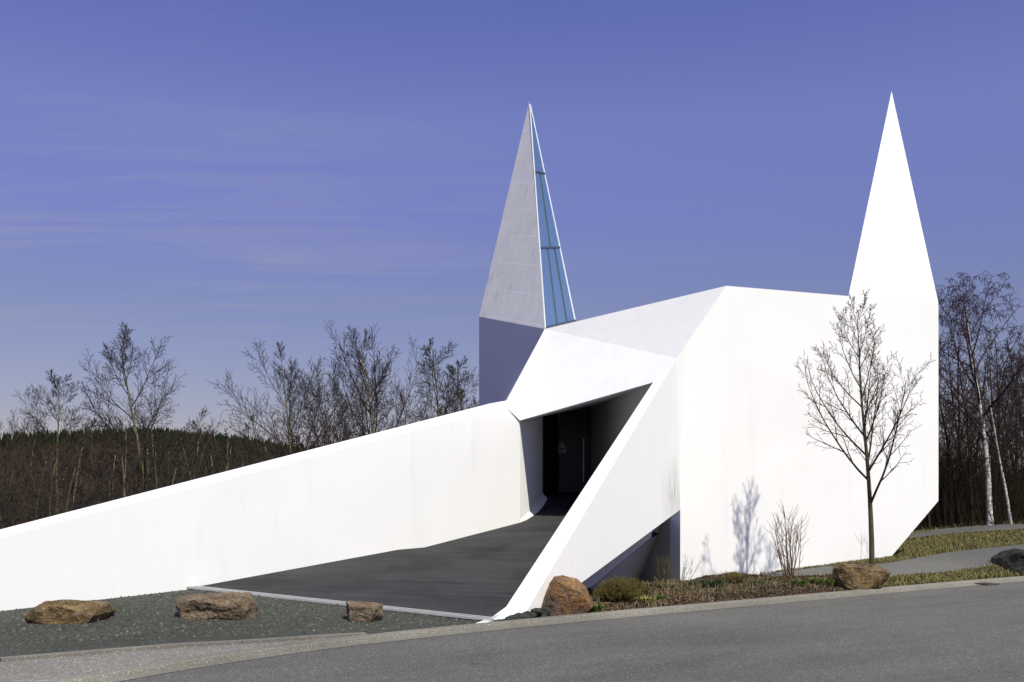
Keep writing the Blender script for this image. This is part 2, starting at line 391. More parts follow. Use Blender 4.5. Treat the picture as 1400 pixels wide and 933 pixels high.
def ground_hit(px, py, dz=0.0):
    a, b = 4.0, 120.0; t = a
    prev = P(px, py, t)
    while t < b:
        t2 = t+.25; q = P(px, py, t2)
        if q.z < gz(q.x, q.y)+dz:
            lo, hi = t, t2
            for _ in range(20):
                mid = (lo+hi)/2; q = P(px, py, mid)
                if q.z < gz(q.x, q.y)+dz: hi = mid
                else: lo = mid
            q = P(px, py, hi); return Vector((q.x, q.y, gz(q.x, q.y)+dz))
        t = t2
    return P(px, py, b)

def axis(lo, hi, fine_lo, fine_hi, step, grow=1.16):
    v = [fine_lo]
    while v[-1] < fine_hi: v.append(v[-1]+step)
    s = step
    while v[-1] < hi: s *= grow; v.append(v[-1]+s)
    s = step; u = [fine_lo]
    while u[-1] > lo: s *= grow; u.append(u[-1]-s)
    return u[:0:-1]+v
xs = axis(-2600, 2600, -12, 16, .5); ys = axis(-60, 2600, 4, 30, .5)
V = [(x, y, gz(x, y)-.03) for y in ys for x in xs]
nx = len(xs); F = [(j*nx+i, j*nx+i+1, (j+1)*nx+i+1, (j+1)*nx+i) for j in range(len(ys)-1) for i in range(nx-1)]
tag(mesh_obj('ground', V, F, M['terrain'], smooth_shade=True), kind='structure')

def dense(pts, step):
    out = []
    for a, b in zip(pts, pts[1:]):
        a, b = Vector(a), Vector(b); n = max(1, int((b-a).length/step))
        out += [a+(b-a)*i/n for i in range(n)]
    return out+[Vector(pts[-1])]
def resample(pts, n):
    pts = [Vector(p) for p in pts]; acc = [0]
    for a, b in zip(pts, pts[1:]): acc.append(acc[-1]+(b-a).length)
    out = []
    for i in range(n):
        s = acc[-1]*i/(n-1); k = 0
        while k < len(pts)-2 and acc[k+1] < s: k += 1
        out.append(pts[k].lerp(pts[k+1], (s-acc[k])/max(1e-9, acc[k+1]-acc[k])))
    return out
def sheet(name, A, B, mat, dz, n=40, m=8, zf=None):
    """surface between two plan lines, following the ground dz above it"""
    A = resample([Vector((p[0], p[1])) for p in A], n); B = resample([Vector((p[0], p[1])) for p in B], n)
    V = []
    for a, b in zip(A, B):
        for j in range(m+1):
            q = a.lerp(b, j/m); V.append((q.x, q.y, (zf or gz)(q.x, q.y)+dz))
    F = [(i*(m+1)+j, (i+1)*(m+1)+j, (i+1)*(m+1)+j+1, i*(m+1)+j+1) for i in range(n-1) for j in range(m)]
    o = mesh_obj(name, V, F, mat, smooth_shade=True)
    # face upward
    if o.data.polygons[0].normal.z < 0: o.data.flip_normals()
    return tag(o, kind='structure')
E2 = [Vector(p) for p in EDGE]
def offset(pts, d):
    out = []
    for i, p in enumerate(pts):
        a, b = pts[max(0, i-1)], pts[min(len(pts)-1, i+1)]
        t = (b-a).normalized(); out.append(p+Vector((-t.y, t.x))*d)
    return out
road_far = [Vector((12, -30)), Vector((30, -20)), Vector((70, 5)), Vector((75, 25))]
# road: one sheet from its edge to well behind the camera
Ed = dense(EDGE, .6); n = len(Ed); far_side = resample(road_far, n)
V = []; mm = 10
for a, b in zip(Ed, far_side):
    for j in range(mm+1):
        q = Vector((a.x, a.y)).lerp(b, (j/mm)**1.6); V.append((q.x, q.y, 0.0))
F = [(i*(mm+1)+j, i*(mm+1)+j+1, (i+1)*(mm+1)+j+1, (i+1)*(mm+1)+j) for i in range(n-1) for j in range(mm)]
ro = mesh_obj('road', V, F, M['asphalt'])
if ro.data.polygons[0].normal.z < 0: ro.data.flip_normals()
tag(ro, kind='structure')
# kerb: low concrete edging with a shallow gutter slab, rounded top
prof = [(-.10, .004), (.03, .009), (.045, .045), (.07, .058), (.17, .060), (.20, .045), (.20, -.06)]
Es = dense([p for p in EDGE[1:-1]], .5)
for _ in range(6): Es = [Es[0]]+[(Es[i-1]+Es[i]*2+Es[i+1])/4 for i in range(1, len(Es)-1)]+[Es[-1]]
Es = [Vector((p.x, p.y)) for p in Es]
cols = []
for (o_, z_) in prof:
    cols.append([(p.x, p.y, z_) for p in offset(Es, o_)])
V = []; F = []
for i in range(len(Es)):
    for c_ in cols: V.append(c_[i])
m_ = len(prof)
F = [(i*m_+j, i*m_+j+1, (i+1)*m_+j+1, (i+1)*m_+j) for i in range(len(Es)-1) for j in range(m_-1)]
ko = mesh_obj('kerb', V, F, M['kerb'])
ko.data.flip_normals() if ko.data.polygons[3].normal.z < 0 else None
tag(ko, kind='structure')
# wedge of paler pavement widening to the left behind the kerb
pa = [tuple(ground_hit(a, b)[:2]) for a, b in ((500, 873), (430, 877), (330, 884), (250, 888), (130, 898), (0, 909))]+[(-7.6, 8.0), (-10.5, 5.5)]
pb = [p for p in offset([Vector(q) for q in EDGE[1:7]], .17)][::-1]
PAVE_TOP = pa
sheet('pavement', pa, [tuple(p) for p in pb], M['pavement'], .03, 30, 6)
# strip of edging along the top of the pavement
V, F = [], []
for a, b in zip(pa, pa[1:]):
    v, f = bar((a[0], a[1], gz(*a)+.03), (b[0], b[1], gz(*b)+.03), .10, .06); V, F = join((V, F), (v, f))
tag(mesh_obj('pavement_edging', V, F, M['kerb']), kind='structure')

# ------------------------------------------------------------------ the church
church = empty('church', (3.0, 19.0, 0)); tag(church, 'white angular folded concrete church with two pointed spires and an entrance ramp', 'church')
RD = Vector((.9, .436, 0)).normalized(); RN = Vector((.436, -.9, 0)).normalized(); R0 = P(930, 803, 17.6)
def on_right(px, py, back=0.0):
    """point of the right wall's plane seen at that place"""
    a = (px-CX)/FPX; o = R0-RN*back
    t = (a*o.y-o.x)/(RD.x-a*RD.y); y = o.y+RD.y*t
    return P(px, py, y)
W0, U, D, A = on_right(930, 803), on_right(930, 697), on_right(925, 490), on_right(993, 391)
FL, FR, FRb, T = on_right(1160, 405), on_right(1283, 415), on_right(1283, 685), on_right(1217, 763)
P2 = P(1219, 125, 20.8)
Wg = W0+Vector((0, 0, -.5)); Tg = T+(T-FRb)*.35
inw = -RN*.35
mesh_obj('wall', *prism([Wg, Tg, T, FRb, FR, FL, A, D, U], inw), M['white'], church)
K2 = Vector((8.0, 22.6, 5.3))
sv = [FL, FR, K2, P2]; b2 = [p-Vector((0, 0, .25)) for p in (FL+inw*.2, FR+inw*.2, K2)]
mesh_obj('spire', [FL, FR, K2, P2], [(0, 1, 3), (1, 2, 3), (2, 0, 3), (0, 2, 1)], M['white'], church)
# left spire
E, F_ = P(745, 450, 21.0), P(787, 440, 22.9)
Lp = P(655, 433, 23.4); P1 = P(724, 138, 24.0); K1 = Vector((.15, 25.4, 5.5))
def thick(tri, c, t=.10):
    """a triangle or polygon with thickness towards inside point c"""
    n_ = (Vector(tri[1])-Vector(tri[0])).cross(Vector(tri[2])-Vector(tri[0])).normalized()
    if n_.dot(Vector(c)-Vector(tri[0])) < 0: n_ = -n_
    return prism(tri, n_*t)
cen1 = (E+F_+Lp+K1+P1)/5
inn = [p.lerp(cen1, .02) for p in (E, Lp, K1, F_)]+[P1.lerp(cen1, .02)]
left_spire = mesh_obj('spire', [E, Lp, K1, F_, P1]+inn, [(0, 1, 4), (1, 2, 4), (5, 9, 6), (6, 9, 7), (0, 4, 9, 5), (2, 7, 9, 4), (0, 5, 6, 1), (1, 6, 7, 2)], M['spire'], church)
gn = (F_-E).cross(P1-E).normalized()
if gn.dot(cen1-E) > 0: gn = -gn
def gp(u, v):      # u across the glazed face, v up
    return E.lerp(F_, u).lerp(P1, v)
ge = [gp(.01, .004), gp(.99, .004), gp(.5, .99)]
ge = [p-gn*.012 for p in ge]
mesh_obj('window', *prism(ge, gn*.012), M['glass'], left_spire)
gk = [K1.lerp(F_, .03), F_.lerp(K1, .03), P1.lerp(K1, .02)]
mesh_obj('window', *prism(gk, (F_-K1).cross(P1-K1).normalized()*.012), M['glass'], left_spire)
V, F = [], []
for a, b in ((gp(.01, .0), P1), (gp(.99, .0), P1)):
    V, F = join((V, F), bar(a+gn*.004, b-(b-a).normalized()*.12, .022, .02, gn))
mesh_obj('edge_trim', V, F, M['frame_white'], left_spire)
V, F = [], []
for v_ in (.325, .66):
    V, F = join((V, F), bar(gp(0.03, v_)+gn*.005, gp(.97, v_)+gn*.005, .035, .03, gn))
for a, b in (((.37, 0), (.37, .33)), ((.70, 0), (.70, .33)), ((.5, .33), (.5, .66))):
    # mullions run parallel to the left edge of the glass
    pa_ = gp(*a); pb_ = gp(*b); V, F = join((V, F), bar(pa_+gn*.003, pb_+gn*.003, .026, .03, gn))
V, F = join((V, F), bar(gp(.02, .004), gp(.98, .004), .05, .06, gn))
mesh_obj('mullion', V, F, M['frame_dark'], left_spire)
# tower shaft below the left spire
tm = E.lerp(Lp, .42)
mesh_obj('tower_wall', *prism([E, Lp, Vector((Lp.x, Lp.y, -2)), Vector((tm.x, tm.y, -2)), Vector((tm.x, tm.y, 3.75))], (.2, .12, 0)), M['white'], church)
BL, BR = Vector((-.15, 26.2, 4.6)), Vector((6.0, 26.6, 4.6))
def down(p, z=-3): return Vector((p.x, p.y, z))
mesh_obj('rear_wall', *join(prism([Lp, BL, down(BL), down(Lp)], (.3, 0, 0)), prism([BL, BR, down(BR), down(BL)], (0, -.3, 0))), M['white'], church)
FRd, Td = FRb, T
mesh_obj('side_wall', *prism([FR, BR, Vector((BR.x, BR.y, 1.3)), FRb], (-.3, -.1, 0)), M['white'], church)
mesh_obj('undercut', *prism([FRb, Vector((BR.x, BR.y, 1.3)), Vector((BR.x-.6, BR.y-.2, -1)), Tg], (-.3, -.05, .02)), M['white'], church)
# roof: sunlit sloping facet towards the ramp, flat part hidden behind it
rc = Vector((3.9, 23.0, 5.08))
mesh_obj('roof', [A, FL, K2, BR, BL, Lp, K1, F_, rc], [(8, 0, 1), (8, 1, 2), (8, 2, 3), (8, 3, 4), (8, 4, 6), (4, 5, 6), (8, 6, 7), (8, 7, 0)], M['white'], church)
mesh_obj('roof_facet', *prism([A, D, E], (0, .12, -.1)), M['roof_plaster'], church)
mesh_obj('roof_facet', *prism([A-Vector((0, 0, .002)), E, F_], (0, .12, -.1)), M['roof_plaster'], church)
# parapet on the right of the ramp
q0 = P(712, 850, EYE*FPX/(850-HY)); qd = (Vector((W0.x, W0.y, 0))-Vector((q0.x, q0.y, 0))).normalized(); qn = Vector((qd.y, -qd.x, 0))
def on_parapet(px, py, back=0.0):
    a = (px-CX)/FPX; o = q0-qn*back
    t = (a*o.y-o.x)/(qd.x-a*qd.y); return P(px, py, o.y+qd.y*t)
PW = .30
ot0, ot1 = on_parapet(713, 847), on_parapet(925, 490)
ob = [on_parapet(795, 797), U.copy()]
def level_inner(px, py):
    lo, hi = .02, .8; best = None
    for i in range(200):
        b = lo+(hi-lo)*i/199; p = on_parapet(px, py, b); s_ = (p-q0).dot(qd); s0 = (ot0-q0).dot(qd); s1 = (ot1-q0).dot(qd)
        e = abs(p.z-(ot0.z+(ot1.z-ot0.z)*(s_-s0)/(s1-s0))+.015)
        if best is None or e < best[0]: best = (e, p)
    return best[1]
it0, it1, it2 = on_parapet(668, 847, PW), level_inner(692, 830), level_inner(893, 523)
slope = (ob[1]-ob[0]); og_front = Vector((ot0.x, ot0.y, -.16))
ib = [Vector((it2.x, it2.y, ob[1].z)), Vector((it1.x, it1.y, -.35)), Vector((it0.x, it0.y, -.35))]
mid = ot0.lerp(ot1, .06)
Vp = [ot0, mid, ot1, U, ob[0], og_front, it0, it1, it2, ib[0], ib[1], ib[2]]
Fp = [(0, 5, 4, 3, 2, 1), (0, 1, 7, 6), (1, 2, 8, 7), (6, 7, 10, 11), (7, 8, 9, 10), (2, 3, 9, 8), (3, 4, 10, 9), (4, 5, 11, 10), (0, 6, 11, 5)]
mesh_obj('parapet', Vp, Fp, M['white_streaked'], church)
# wall on the left of the ramp
def on_left(px, py, back=0.0):
    a = (px-CX)/FPX; ox, oy = WL0.x+WLN.x*back, WL0.y+WLN.y*back
    t = (a*oy-ox)/(WLD.x-a*WLD.y); return P(px, py, oy+WLD.y*t)
H = on_left(692, 548); Gc = on_left(711, 575); Gb = on_left(711, 715)
lw_top0, lw_top1 = on_left(0, 735), on_left(692, 557)
d_ = (lw_top1-lw_top0); z0_ = lw_top0-d_*(.42); z0_b = Vector((z0_.x, z0_.y, -1))
rg0, rg1 = on_left(0, 727, .16), on_left(692, 548, .16)
dr = rg1-rg0; rz0 = rg0-dr*.42
bk = Vector((WLN.x, WLN.y, 0))*.42
Vl = [z0_, lw_top1, Vector((Gb.x, Gb.y, -1)), z0_b, rz0, rg1, rz0+bk-Vector((0, 0, .03)), rg1+bk-Vector((0, 0, .03)), z0_b+bk*1.4, Vector((Gb.x, Gb.y, -1))+bk*1.4, Gb.copy(), Gc.copy()]
Fl = [(0, 3, 2, 10, 11, 1), (0, 1, 5, 4), (4, 5, 7, 6), (6, 7, 9, 8), (0, 4, 6, 8, 3)]
mesh_obj('parapet', Vl, Fl, M['white'], church)
# canopy facets over the entrance
Di = it2.copy(); Hh = rg1.copy()
Gn = P(711, 575, 19.02); cv = Vector((.06, .20, .06))
pn = (D-E).cross(Gn-E); eye = Vector((0, 0, EYE)); ray = P(893, 523, 1.0)-eye     # far corner of the canopy lies in the same plane
Dc = eye+ray*(pn.dot(E-eye)/pn.dot(ray))
mesh_obj('canopy', *join(prism([E, D, Dc, Gn], cv), prism([E, Gn, lw_top1, Hh], cv)), M['canopy_plaster'], church)
# passage behind the canopy
RVe = P(742, 681, 20.7); RVt = Vector((RVe.x, RVe.y, 3.6))
ctrl = []
for i in range(9):      # reveal wall bends gently as it runs in
    t = i/8; q = Vector((Gb.x, Gb.y)).lerp(Vector((RVe.x, RVe.y)), t); q += Vector((.10, -.01))*math.sin(math.pi*t)*.6
    ctrl.append(q)
V, F = [], []
for i, q in enumerate(ctrl):
    t = i/8; V += [Vector((q.x, q.y, .3)), Vector((q.x, q.y, Gc.z+(3.65-Gc.z)*t)), Vector((q.x-.5, q.y, .3)), Vector((q.x-.5, q.y, Gc.z+(3.65-Gc.z)*t))]
for i in range(8):
    a, b = 4*i, 4*(i+1); F += [(a, a+1, b+1, b), (a+1, a+3, b+3, b+1), (a+2, b+2, b+3, a+3)]
mesh_obj('passage_wall', V, F, M['white'], church, smooth_shade=False)
DY = 23.0
dl, dr_ = P(765, 672, DY), P(812, 672, DY)
zf_, zt = dl.z, 3.62
RWa, RWb = Vector((P(808, 600, 22.7).x, 22.7, 0)), Vector((Dc.x+.0, Dc.y+.30, 0))
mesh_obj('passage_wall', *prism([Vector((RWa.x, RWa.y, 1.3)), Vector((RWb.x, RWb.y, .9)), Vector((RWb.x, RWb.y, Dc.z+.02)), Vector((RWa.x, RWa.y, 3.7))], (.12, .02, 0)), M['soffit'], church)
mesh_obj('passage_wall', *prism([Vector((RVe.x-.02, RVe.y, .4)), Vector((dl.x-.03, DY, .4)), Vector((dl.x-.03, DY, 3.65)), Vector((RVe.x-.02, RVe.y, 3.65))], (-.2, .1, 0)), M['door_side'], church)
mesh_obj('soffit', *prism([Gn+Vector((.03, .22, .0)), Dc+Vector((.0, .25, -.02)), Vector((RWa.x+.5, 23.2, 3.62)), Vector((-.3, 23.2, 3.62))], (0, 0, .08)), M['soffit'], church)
mesh_obj('lintel_beam', *box((dl.x-.03, DY-.06, 3.40), (RWa.x+.1, DY+.05, 3.50)), M['frame_dark'], church)
door = mesh_obj('door', *box((dl.x, DY, zf_), (dr_.x+.2, DY+.06, 3.62)), M['door'], church)
hx = P(797.5, 640, DY).x
mesh_obj('handle', *join(box((hx-.012, DY-.08, 1.75), (hx+.012, DY-.055, 2.75)), box((hx-.01, DY-.06, 1.9), (hx+.01, DY, 1.93)), box((hx-.01, DY-.06, 2.6), (hx+.01, DY, 2.63))), M['steel'], door)
nx_ = P(768, 612, DY).x; nz_ = P(768, 620, DY).z
mesh_obj('notice', *join(box((nx_-.10, DY-.012, nz_), (nx_-.012, DY-.004, nz_+.10)), box((nx_+.0, DY-.012, nz_), (nx_+.10, DY-.004, nz_+.10)),
    prism([(nx_-.08, DY-.012, nz_+.12), (nx_+.08, DY-.012, nz_+.12), (nx_+.05, DY-.012, nz_+.2), (nx_+.02, DY-.012, nz_+.28), (nx_, DY-.012, nz_+.2), (nx_-.04, DY-.012, nz_+.26)], (0, .008, 0))), M['paper'], door)
mesh_obj('door_sill', *box((RVe.x-.2, DY-.14, zf_-.2), (RWa.x+.2, DY-.002, zf_+.02)), M['frame_dark'], church)
# ramp floor: sloping up, a short landing, then up again to the door
lp = [(-.12, .165), (3.75, None), (4.33, None), (6.8, None)]
fl0 = on_left(270, 808); fl0.z = gz(fl0.x, fl0.y)+.035
left_edge = [fl0, on_left(545, 752), on_left(580, 749), Gb.copy(), P(718, 711.5, 19.3), P(730, 696, 20.0), RVe.copy(), P(764, 673, 22.9)]
s_par = lambda s, z: Vector((q0.x-qn.x*PW+qd.x*s, q0.y-qn.y*PW+qd.y*s, z))
right_edge = [Vector((it0.x, it0.y, gz(it0.x, it0.y)+.035)), s_par(2.2, .30), s_par(2.8, .33), s_par(5.4, .95), s_par(5.9, 1.02), Vector((2.45, 20.4, 1.25)), Vector((RWa.x+.1, 22.4, 1.50)), Vector((RWa.x+.1, 22.9, zf_))]
V = []; ms = 10; rows = []
for i in range(len(left_edge)-1):
    for s in range(4):
        t = s/4; rows.append((left_edge[i].lerp(left_edge[i+1], t), right_edge[i].lerp(right_edge[i+1], t)))
rows.append((left_edge[-1], right_edge[-1]))
for a, b in rows:
    for j in range(ms+1): V.append(a.lerp(b, j/ms)+Vector((0, 0, .004)))
nr = len(rows)
F = [(i*(ms+1)+j, i*(ms+1)+j+1, (i+1)*(ms+1)+j+1, (i+1)*(ms+1)+j) for i in range(nr-1) for j in range(ms)]
b0 = len(V); V += [v-Vector((0, 0, .22)) for v in V]
F += [tuple(b0+i for i in reversed(f)) for f in F[:]]
F += [(j, j+b0, j+1+b0, j+1) for j in range(ms)]
mesh_obj('ramp_floor', V, F, M['ramp'], church, smooth_shade=False)
# white edge of the ramp slab under the right parapet
V, F = [], []
for i in range(3):
    a_, b_ = right_edge[i], right_edge[i+1]; dz_ = Vector((0, 0, -.17)); up_ = Vector((0, 0, -.004))
    V, F = join((V, F), prism([a_+up_, b_+up_, b_+dz_, a_+dz_], qn*.045))
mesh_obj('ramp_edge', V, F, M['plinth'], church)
# curved white skirting at the foot of the reveal
V, F = [], []
for i, q in enumerate(ctrl):
    t = i/8; zz_ = lerp_tab([(0, Gb.z), (.3, P(724, 705, 19.55).z), (.65, P(732, 692, 20.15).z), (1, RVe.z)], t)
    V += [Vector((q.x-.02, q.y, zz_+.12)), Vector((q.x+.03*t, q.y-.01*t, zz_+.06)), Vector((q.x+.09*min(1, t*3), q.y-.03*t, zz_+.01)), Vector((q.x+.09*min(1, t*3), q.y-.03*t, zz_-.1))]
for i in range(8):
    a, b = 4*i, 4*(i+1); F += [(a+j, b+j, b+j+1, a+j+1) for j in range(3)]
mesh_obj('skirting', V, F, M['white'], church, smooth_shade=True)
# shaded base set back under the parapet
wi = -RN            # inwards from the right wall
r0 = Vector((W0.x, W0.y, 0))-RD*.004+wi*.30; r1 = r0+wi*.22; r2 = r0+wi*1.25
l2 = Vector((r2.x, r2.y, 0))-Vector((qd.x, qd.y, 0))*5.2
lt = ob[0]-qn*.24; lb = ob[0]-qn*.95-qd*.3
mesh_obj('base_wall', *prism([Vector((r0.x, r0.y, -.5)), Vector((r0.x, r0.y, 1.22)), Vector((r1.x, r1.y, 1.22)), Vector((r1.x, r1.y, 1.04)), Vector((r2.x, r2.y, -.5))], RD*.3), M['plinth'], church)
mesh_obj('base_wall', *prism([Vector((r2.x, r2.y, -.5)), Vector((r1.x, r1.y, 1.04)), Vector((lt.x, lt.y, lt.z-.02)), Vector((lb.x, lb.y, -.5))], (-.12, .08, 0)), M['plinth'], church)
# drainage channel across the foot of the ramp
fl, fr_ = left_edge[0], right_edge[0]
dv = (fr_-fl).normalized(); pv = Vector((dv.y, -dv.x, 0)).normalized()
if pv.y > 0: pv = -pv
ch = empty('drainage_channel', (fl.lerp(fr_, .5)+pv*.1)); tag(ch, 'pale drainage channel with twin metal edges crossing the foot of the ramp', 'drain')
for o_ in (.03, .15):
    mesh_obj('edge_rail', *bar(fl+pv*o_-dv*.1+Vector((0, 0, .003)), fr_+pv*o_+dv*(.02+.8*o_)+Vector((0, 0, .003)), .026, .03), M['channel'], ch)
mesh_obj('grate', *bar(fl+pv*.09-dv*.1, fr_+pv*.09+Vector((0, 0, 0)), .085, .025), M['steel'], ch)
# short white edging stone turning down to the kerb
e0, e1 = ground_hit(668, 851), ground_hit(656, 858)
tag(mesh_obj('edging_stone', *bar(Vector((e0.x, e0.y, .02)), Vector((e1.x, e1.y, .03)), .10, .05), M['frame_white']), 'short white edging stone running from ramp foot to kerb', 'edging')

# gravel area between pavement and church
ga = [(-16, 9.5), (-11, 9.2), (-9, 10.4), tuple(on_left(0, 840)[:2]), tuple(left_edge[0][:2])]
ga = [Vector(p)+Vector((WLN.x, WLN.y))*.1 if i < 4 else Vector(p) for i, p in enumerate(ga)]+[Vector(fl[:2]).lerp(Vector(fr_[:2]), t) for t in (.25, .5, .75, 1)]+[Vector((.15, 12.25))]
kb = [Vector(p) for p in PAVE_TOP][::-1]
kk = offset([Vector(q) for q in EDGE[6:11]], .22)
gb_ = [Vector((-12, 4.0))]+kb+kk[1:3]+[Vector((.2, 11.95))]
sheet('gravel_area', [tuple(p) for p in ga], [tuple(p) for p in gb_], M['gravel'], .012, 60, 14)
# planted bed and footpaths
def gh(*pp): return [tuple(ground_hit(a, b)[:2]) for a, b in pp]
low_top = gh((1000, 788), (1060, 784), (1130, 775), (1215, 771), (1290, 757), (1350, 750), (1400, 745), (1500, 736), (1680, 724), (1900, 713))
low_bot = gh((1000, 800), (1060, 798), (1120, 796), (1215, 790), (1300, 783), (1350, 776), (1400, 770), (1500, 757), (1680, 741), (1900, 727))
sheet('footpath', low_top, low_bot, M['path'], .012, 50, 8)
sheet('footpath', gh((1225, 730.5), (1300, 722.5), (1400, 716.5), (1500, 711), (1800, 700)), gh((1225, 739), (1300, 730), (1400, 724), (1500, 718), (1800, 706)), M['path'], .012, 30, 5)
bed_top = gh((790, 812), (850, 806), (928, 803), (1000, 791), (1060, 797), (1120, 796), (1210, 791))
bed_bot = [tuple(p) for p in offset([Vector(q) for q in EDGE[8:14]], .26)]
def bedz(x, y): return gz(x, y)+.09*clamp((edge_dist(x, y)-.25)/.5, 0, 1)+.03*noise.noise((x*2.2, y*2.2, 0))
sheet('planted_bed', bed_top, bed_bot[:5]+[tuple(Vector(bed_bot[4]).lerp(Vector(bed_bot[5]), .1))], M['soil'], .012, 60, 14, bedz)

# ------------------------------------------------------------------ scatter helpers
def in_poly(x, y, poly):
    c = False; j = len(poly)-1
    for i in range(len(poly)):
        if (poly[i][1] > y) != (poly[j][1] > y) and x < (poly[j][0]-poly[i][0])*(y-poly[i][1])/(poly[j][1]-poly[i][1])+poly[i][0]: c = not c
        j = i
    return c
def sample(rng, poly, n):
    xs_ = [p[0] for p in poly]; ys_ = [p[1] for p in poly]; out = []
    while len(out) < n:
        x, y = rng.uniform(min(xs_), max(xs_)), rng.uniform(min(ys_), max(ys_))
        if in_poly(x, y, poly): out.append((x, y))
    return out
def blades(rng, pts, h0, h1, w, lean=.5, zf=gz):
    V, F = [], []
    for x, y in pts:
        z = zf(x, y); a = rng.uniform(0, 6.283); h = rng.uniform(h0, h1); l = rng.uniform(0, lean)*h; b = rng.uniform(0, 6.283)
        dx, dy = math.cos(a)*w/2, math.sin(a)*w/2; i = len(V)
        mx_, my_ = x+math.cos(b)*l*.35, y+math.sin(b)*l*.35
        V += [(x-dx, y-dy, z-.03), (x+dx, y+dy, z-.03), (mx_+dx*.8, my_+dy*.8, z+h*.6), (mx_-dx*.8, my_-dy*.8, z+h*.6), (x+math.cos(b)*l, y+math.sin(b)*l, z+h)]
        F += [(i, i+1, i+2, i+3), (i+3, i+2, i+4)]
    return V, F
rng = random.Random(7)
# grass between the paths, along the wall foot and on the verge
wall_foot = [tuple(p[:2]) for p in (W0+RD*1.2, T+RD*.1)]
g_up = gh((1217, 741), (1300, 731), (1400, 725), (1460, 722), (1620, 714))
polyA = [wall_foot[1]]+g_up+low_top[::-1][2:7]
polyB = [wall_foot[0], wall_foot[1]]+[low_top[3], low_top[2], low_top[1], low_top[0]]
verge_top = [low_bot[i] for i in (3, 4, 5, 6)]
verge_bot = [tuple(p) for p in offset([Vector(q) for q in EDGE[12:16]], .28)]
polyC = verge_top+verge_bot[::-1]
pts = sample(rng, polyA, 44000)+sample(rng, polyB, 9000)+sample(rng, polyC, 16000)
pts += sample(rng, gh((1225, 738), (1225, 726), (1400, 713), (1480, 709), (1480, 712), (1400, 716), (1300, 722)), 4000)
# patchy: tufts grow denser where a soft noise is high
pts = [p for p in pts if noise.noise((p[0]*1.3, p[1]*1.3, 5)) > rng.uniform(-.9, .35)]
V, F = blades(rng, pts, .02, .07, .014, 1.3)
tag(mesh_obj('grass', V, F, M['grass']), 'short straw coloured winter grass beside the footpaths', None, None, 'stuff')
# bark mulch
bedpoly = bed_top+bed_bot[:5][::-1]
V, F = [], []
for x, y in sample(rng, bedpoly, 15000):
    z = bedz(x, y)+.012; a = rng.uniform(0, 6.283); l = rng.uniform(.012, .05); w_ = rng.uniform(.006, .018); t = rng.uniform(-.6, .6)
    ca, sa = math.cos(a), math.sin(a); i = len(V)
    for (u, v_) in ((-1, -1), (1, -1), (1, 1), (-1, 1)):
        V.append((x+ca*u*l/2-sa*v_*w_/2, y+sa*u*l/2+ca*v_*w_/2, z+u*l/2*math.sin(t)+.012+v_*w_*.4*rng.uniform(-1, 1)))
    V.append((x, y, z-.008)); F += [(i, i+1, i+2, i+3), (i, i+4, i+1), (i+1, i+4, i+2), (i+2, i+4, i+3), (i+3, i+4, i)]
tag(mesh_obj('bark_mulch', V, F, M['chips']), 'brown bark mulch covering the planted bed', None, None, 'stuff')
V, F = blades(rng, [p for p in sample(rng, bedpoly, 5200) if noise.noise((p[0]*1.7, p[1]*1.7, 2)) > rng.uniform(-.25, .45)], .03, .13, .010, 1.1, bedz)
M['dry_grass'] = mat_island('dry_bed_grass', [(.12, .10, .045), (.24, .19, .10), (.30, .25, .15), (.10, .10, .035), (.17, .12, .07)])
tag(mesh_obj('dry_grass', V, F, M['dry_grass']), 'sparse dry straw and weeds in the planted bed', None, None, 'stuff')
# loose gravel stones
V, F = [], []
gpoly = [tuple(p) for p in ga]+[tuple(p) for p in gb_][::-1]
gp_ = [p for p in sample(rng, [(-7.5, 8.6), (.2, 11.9), (.1, 12.3), (-4.4, 14.0), (-7.2, 11.3)], 5200) if in_poly(p[0], p[1], gpoly)]
for x, y in gp_:
    s = rng.choice((.008, .010, .012, .012, .016, .022)); z = gz(x, y)+.012; i = len(V); a = rng.uniform(0, 6.28)
    for k3 in range(4): V.append((x+math.cos(a+k3*1.57)*s*rng.uniform(.7, 1.3), y+math.sin(a+k3*1.57)*s*rng.uniform(.7, 1.3), z))
    V.append((x+s*.2, y, z+s*rng.uniform(.6, 1.1))); F += [(i, i+1, i+4), (i+1, i+2, i+4), (i+2, i+3, i+4), (i+3, i, i+4)]
M['pebble'] = mat_island('pebbles', [(.03, .033, .028), (.06, .062, .052), (.10, .10, .085), (.04, .042, .036), (.16, .155, .13)])
tag(mesh_obj('gravel', V, F, M['pebble']), 'loose dark grey gravel stones', None, None, 'stuff')

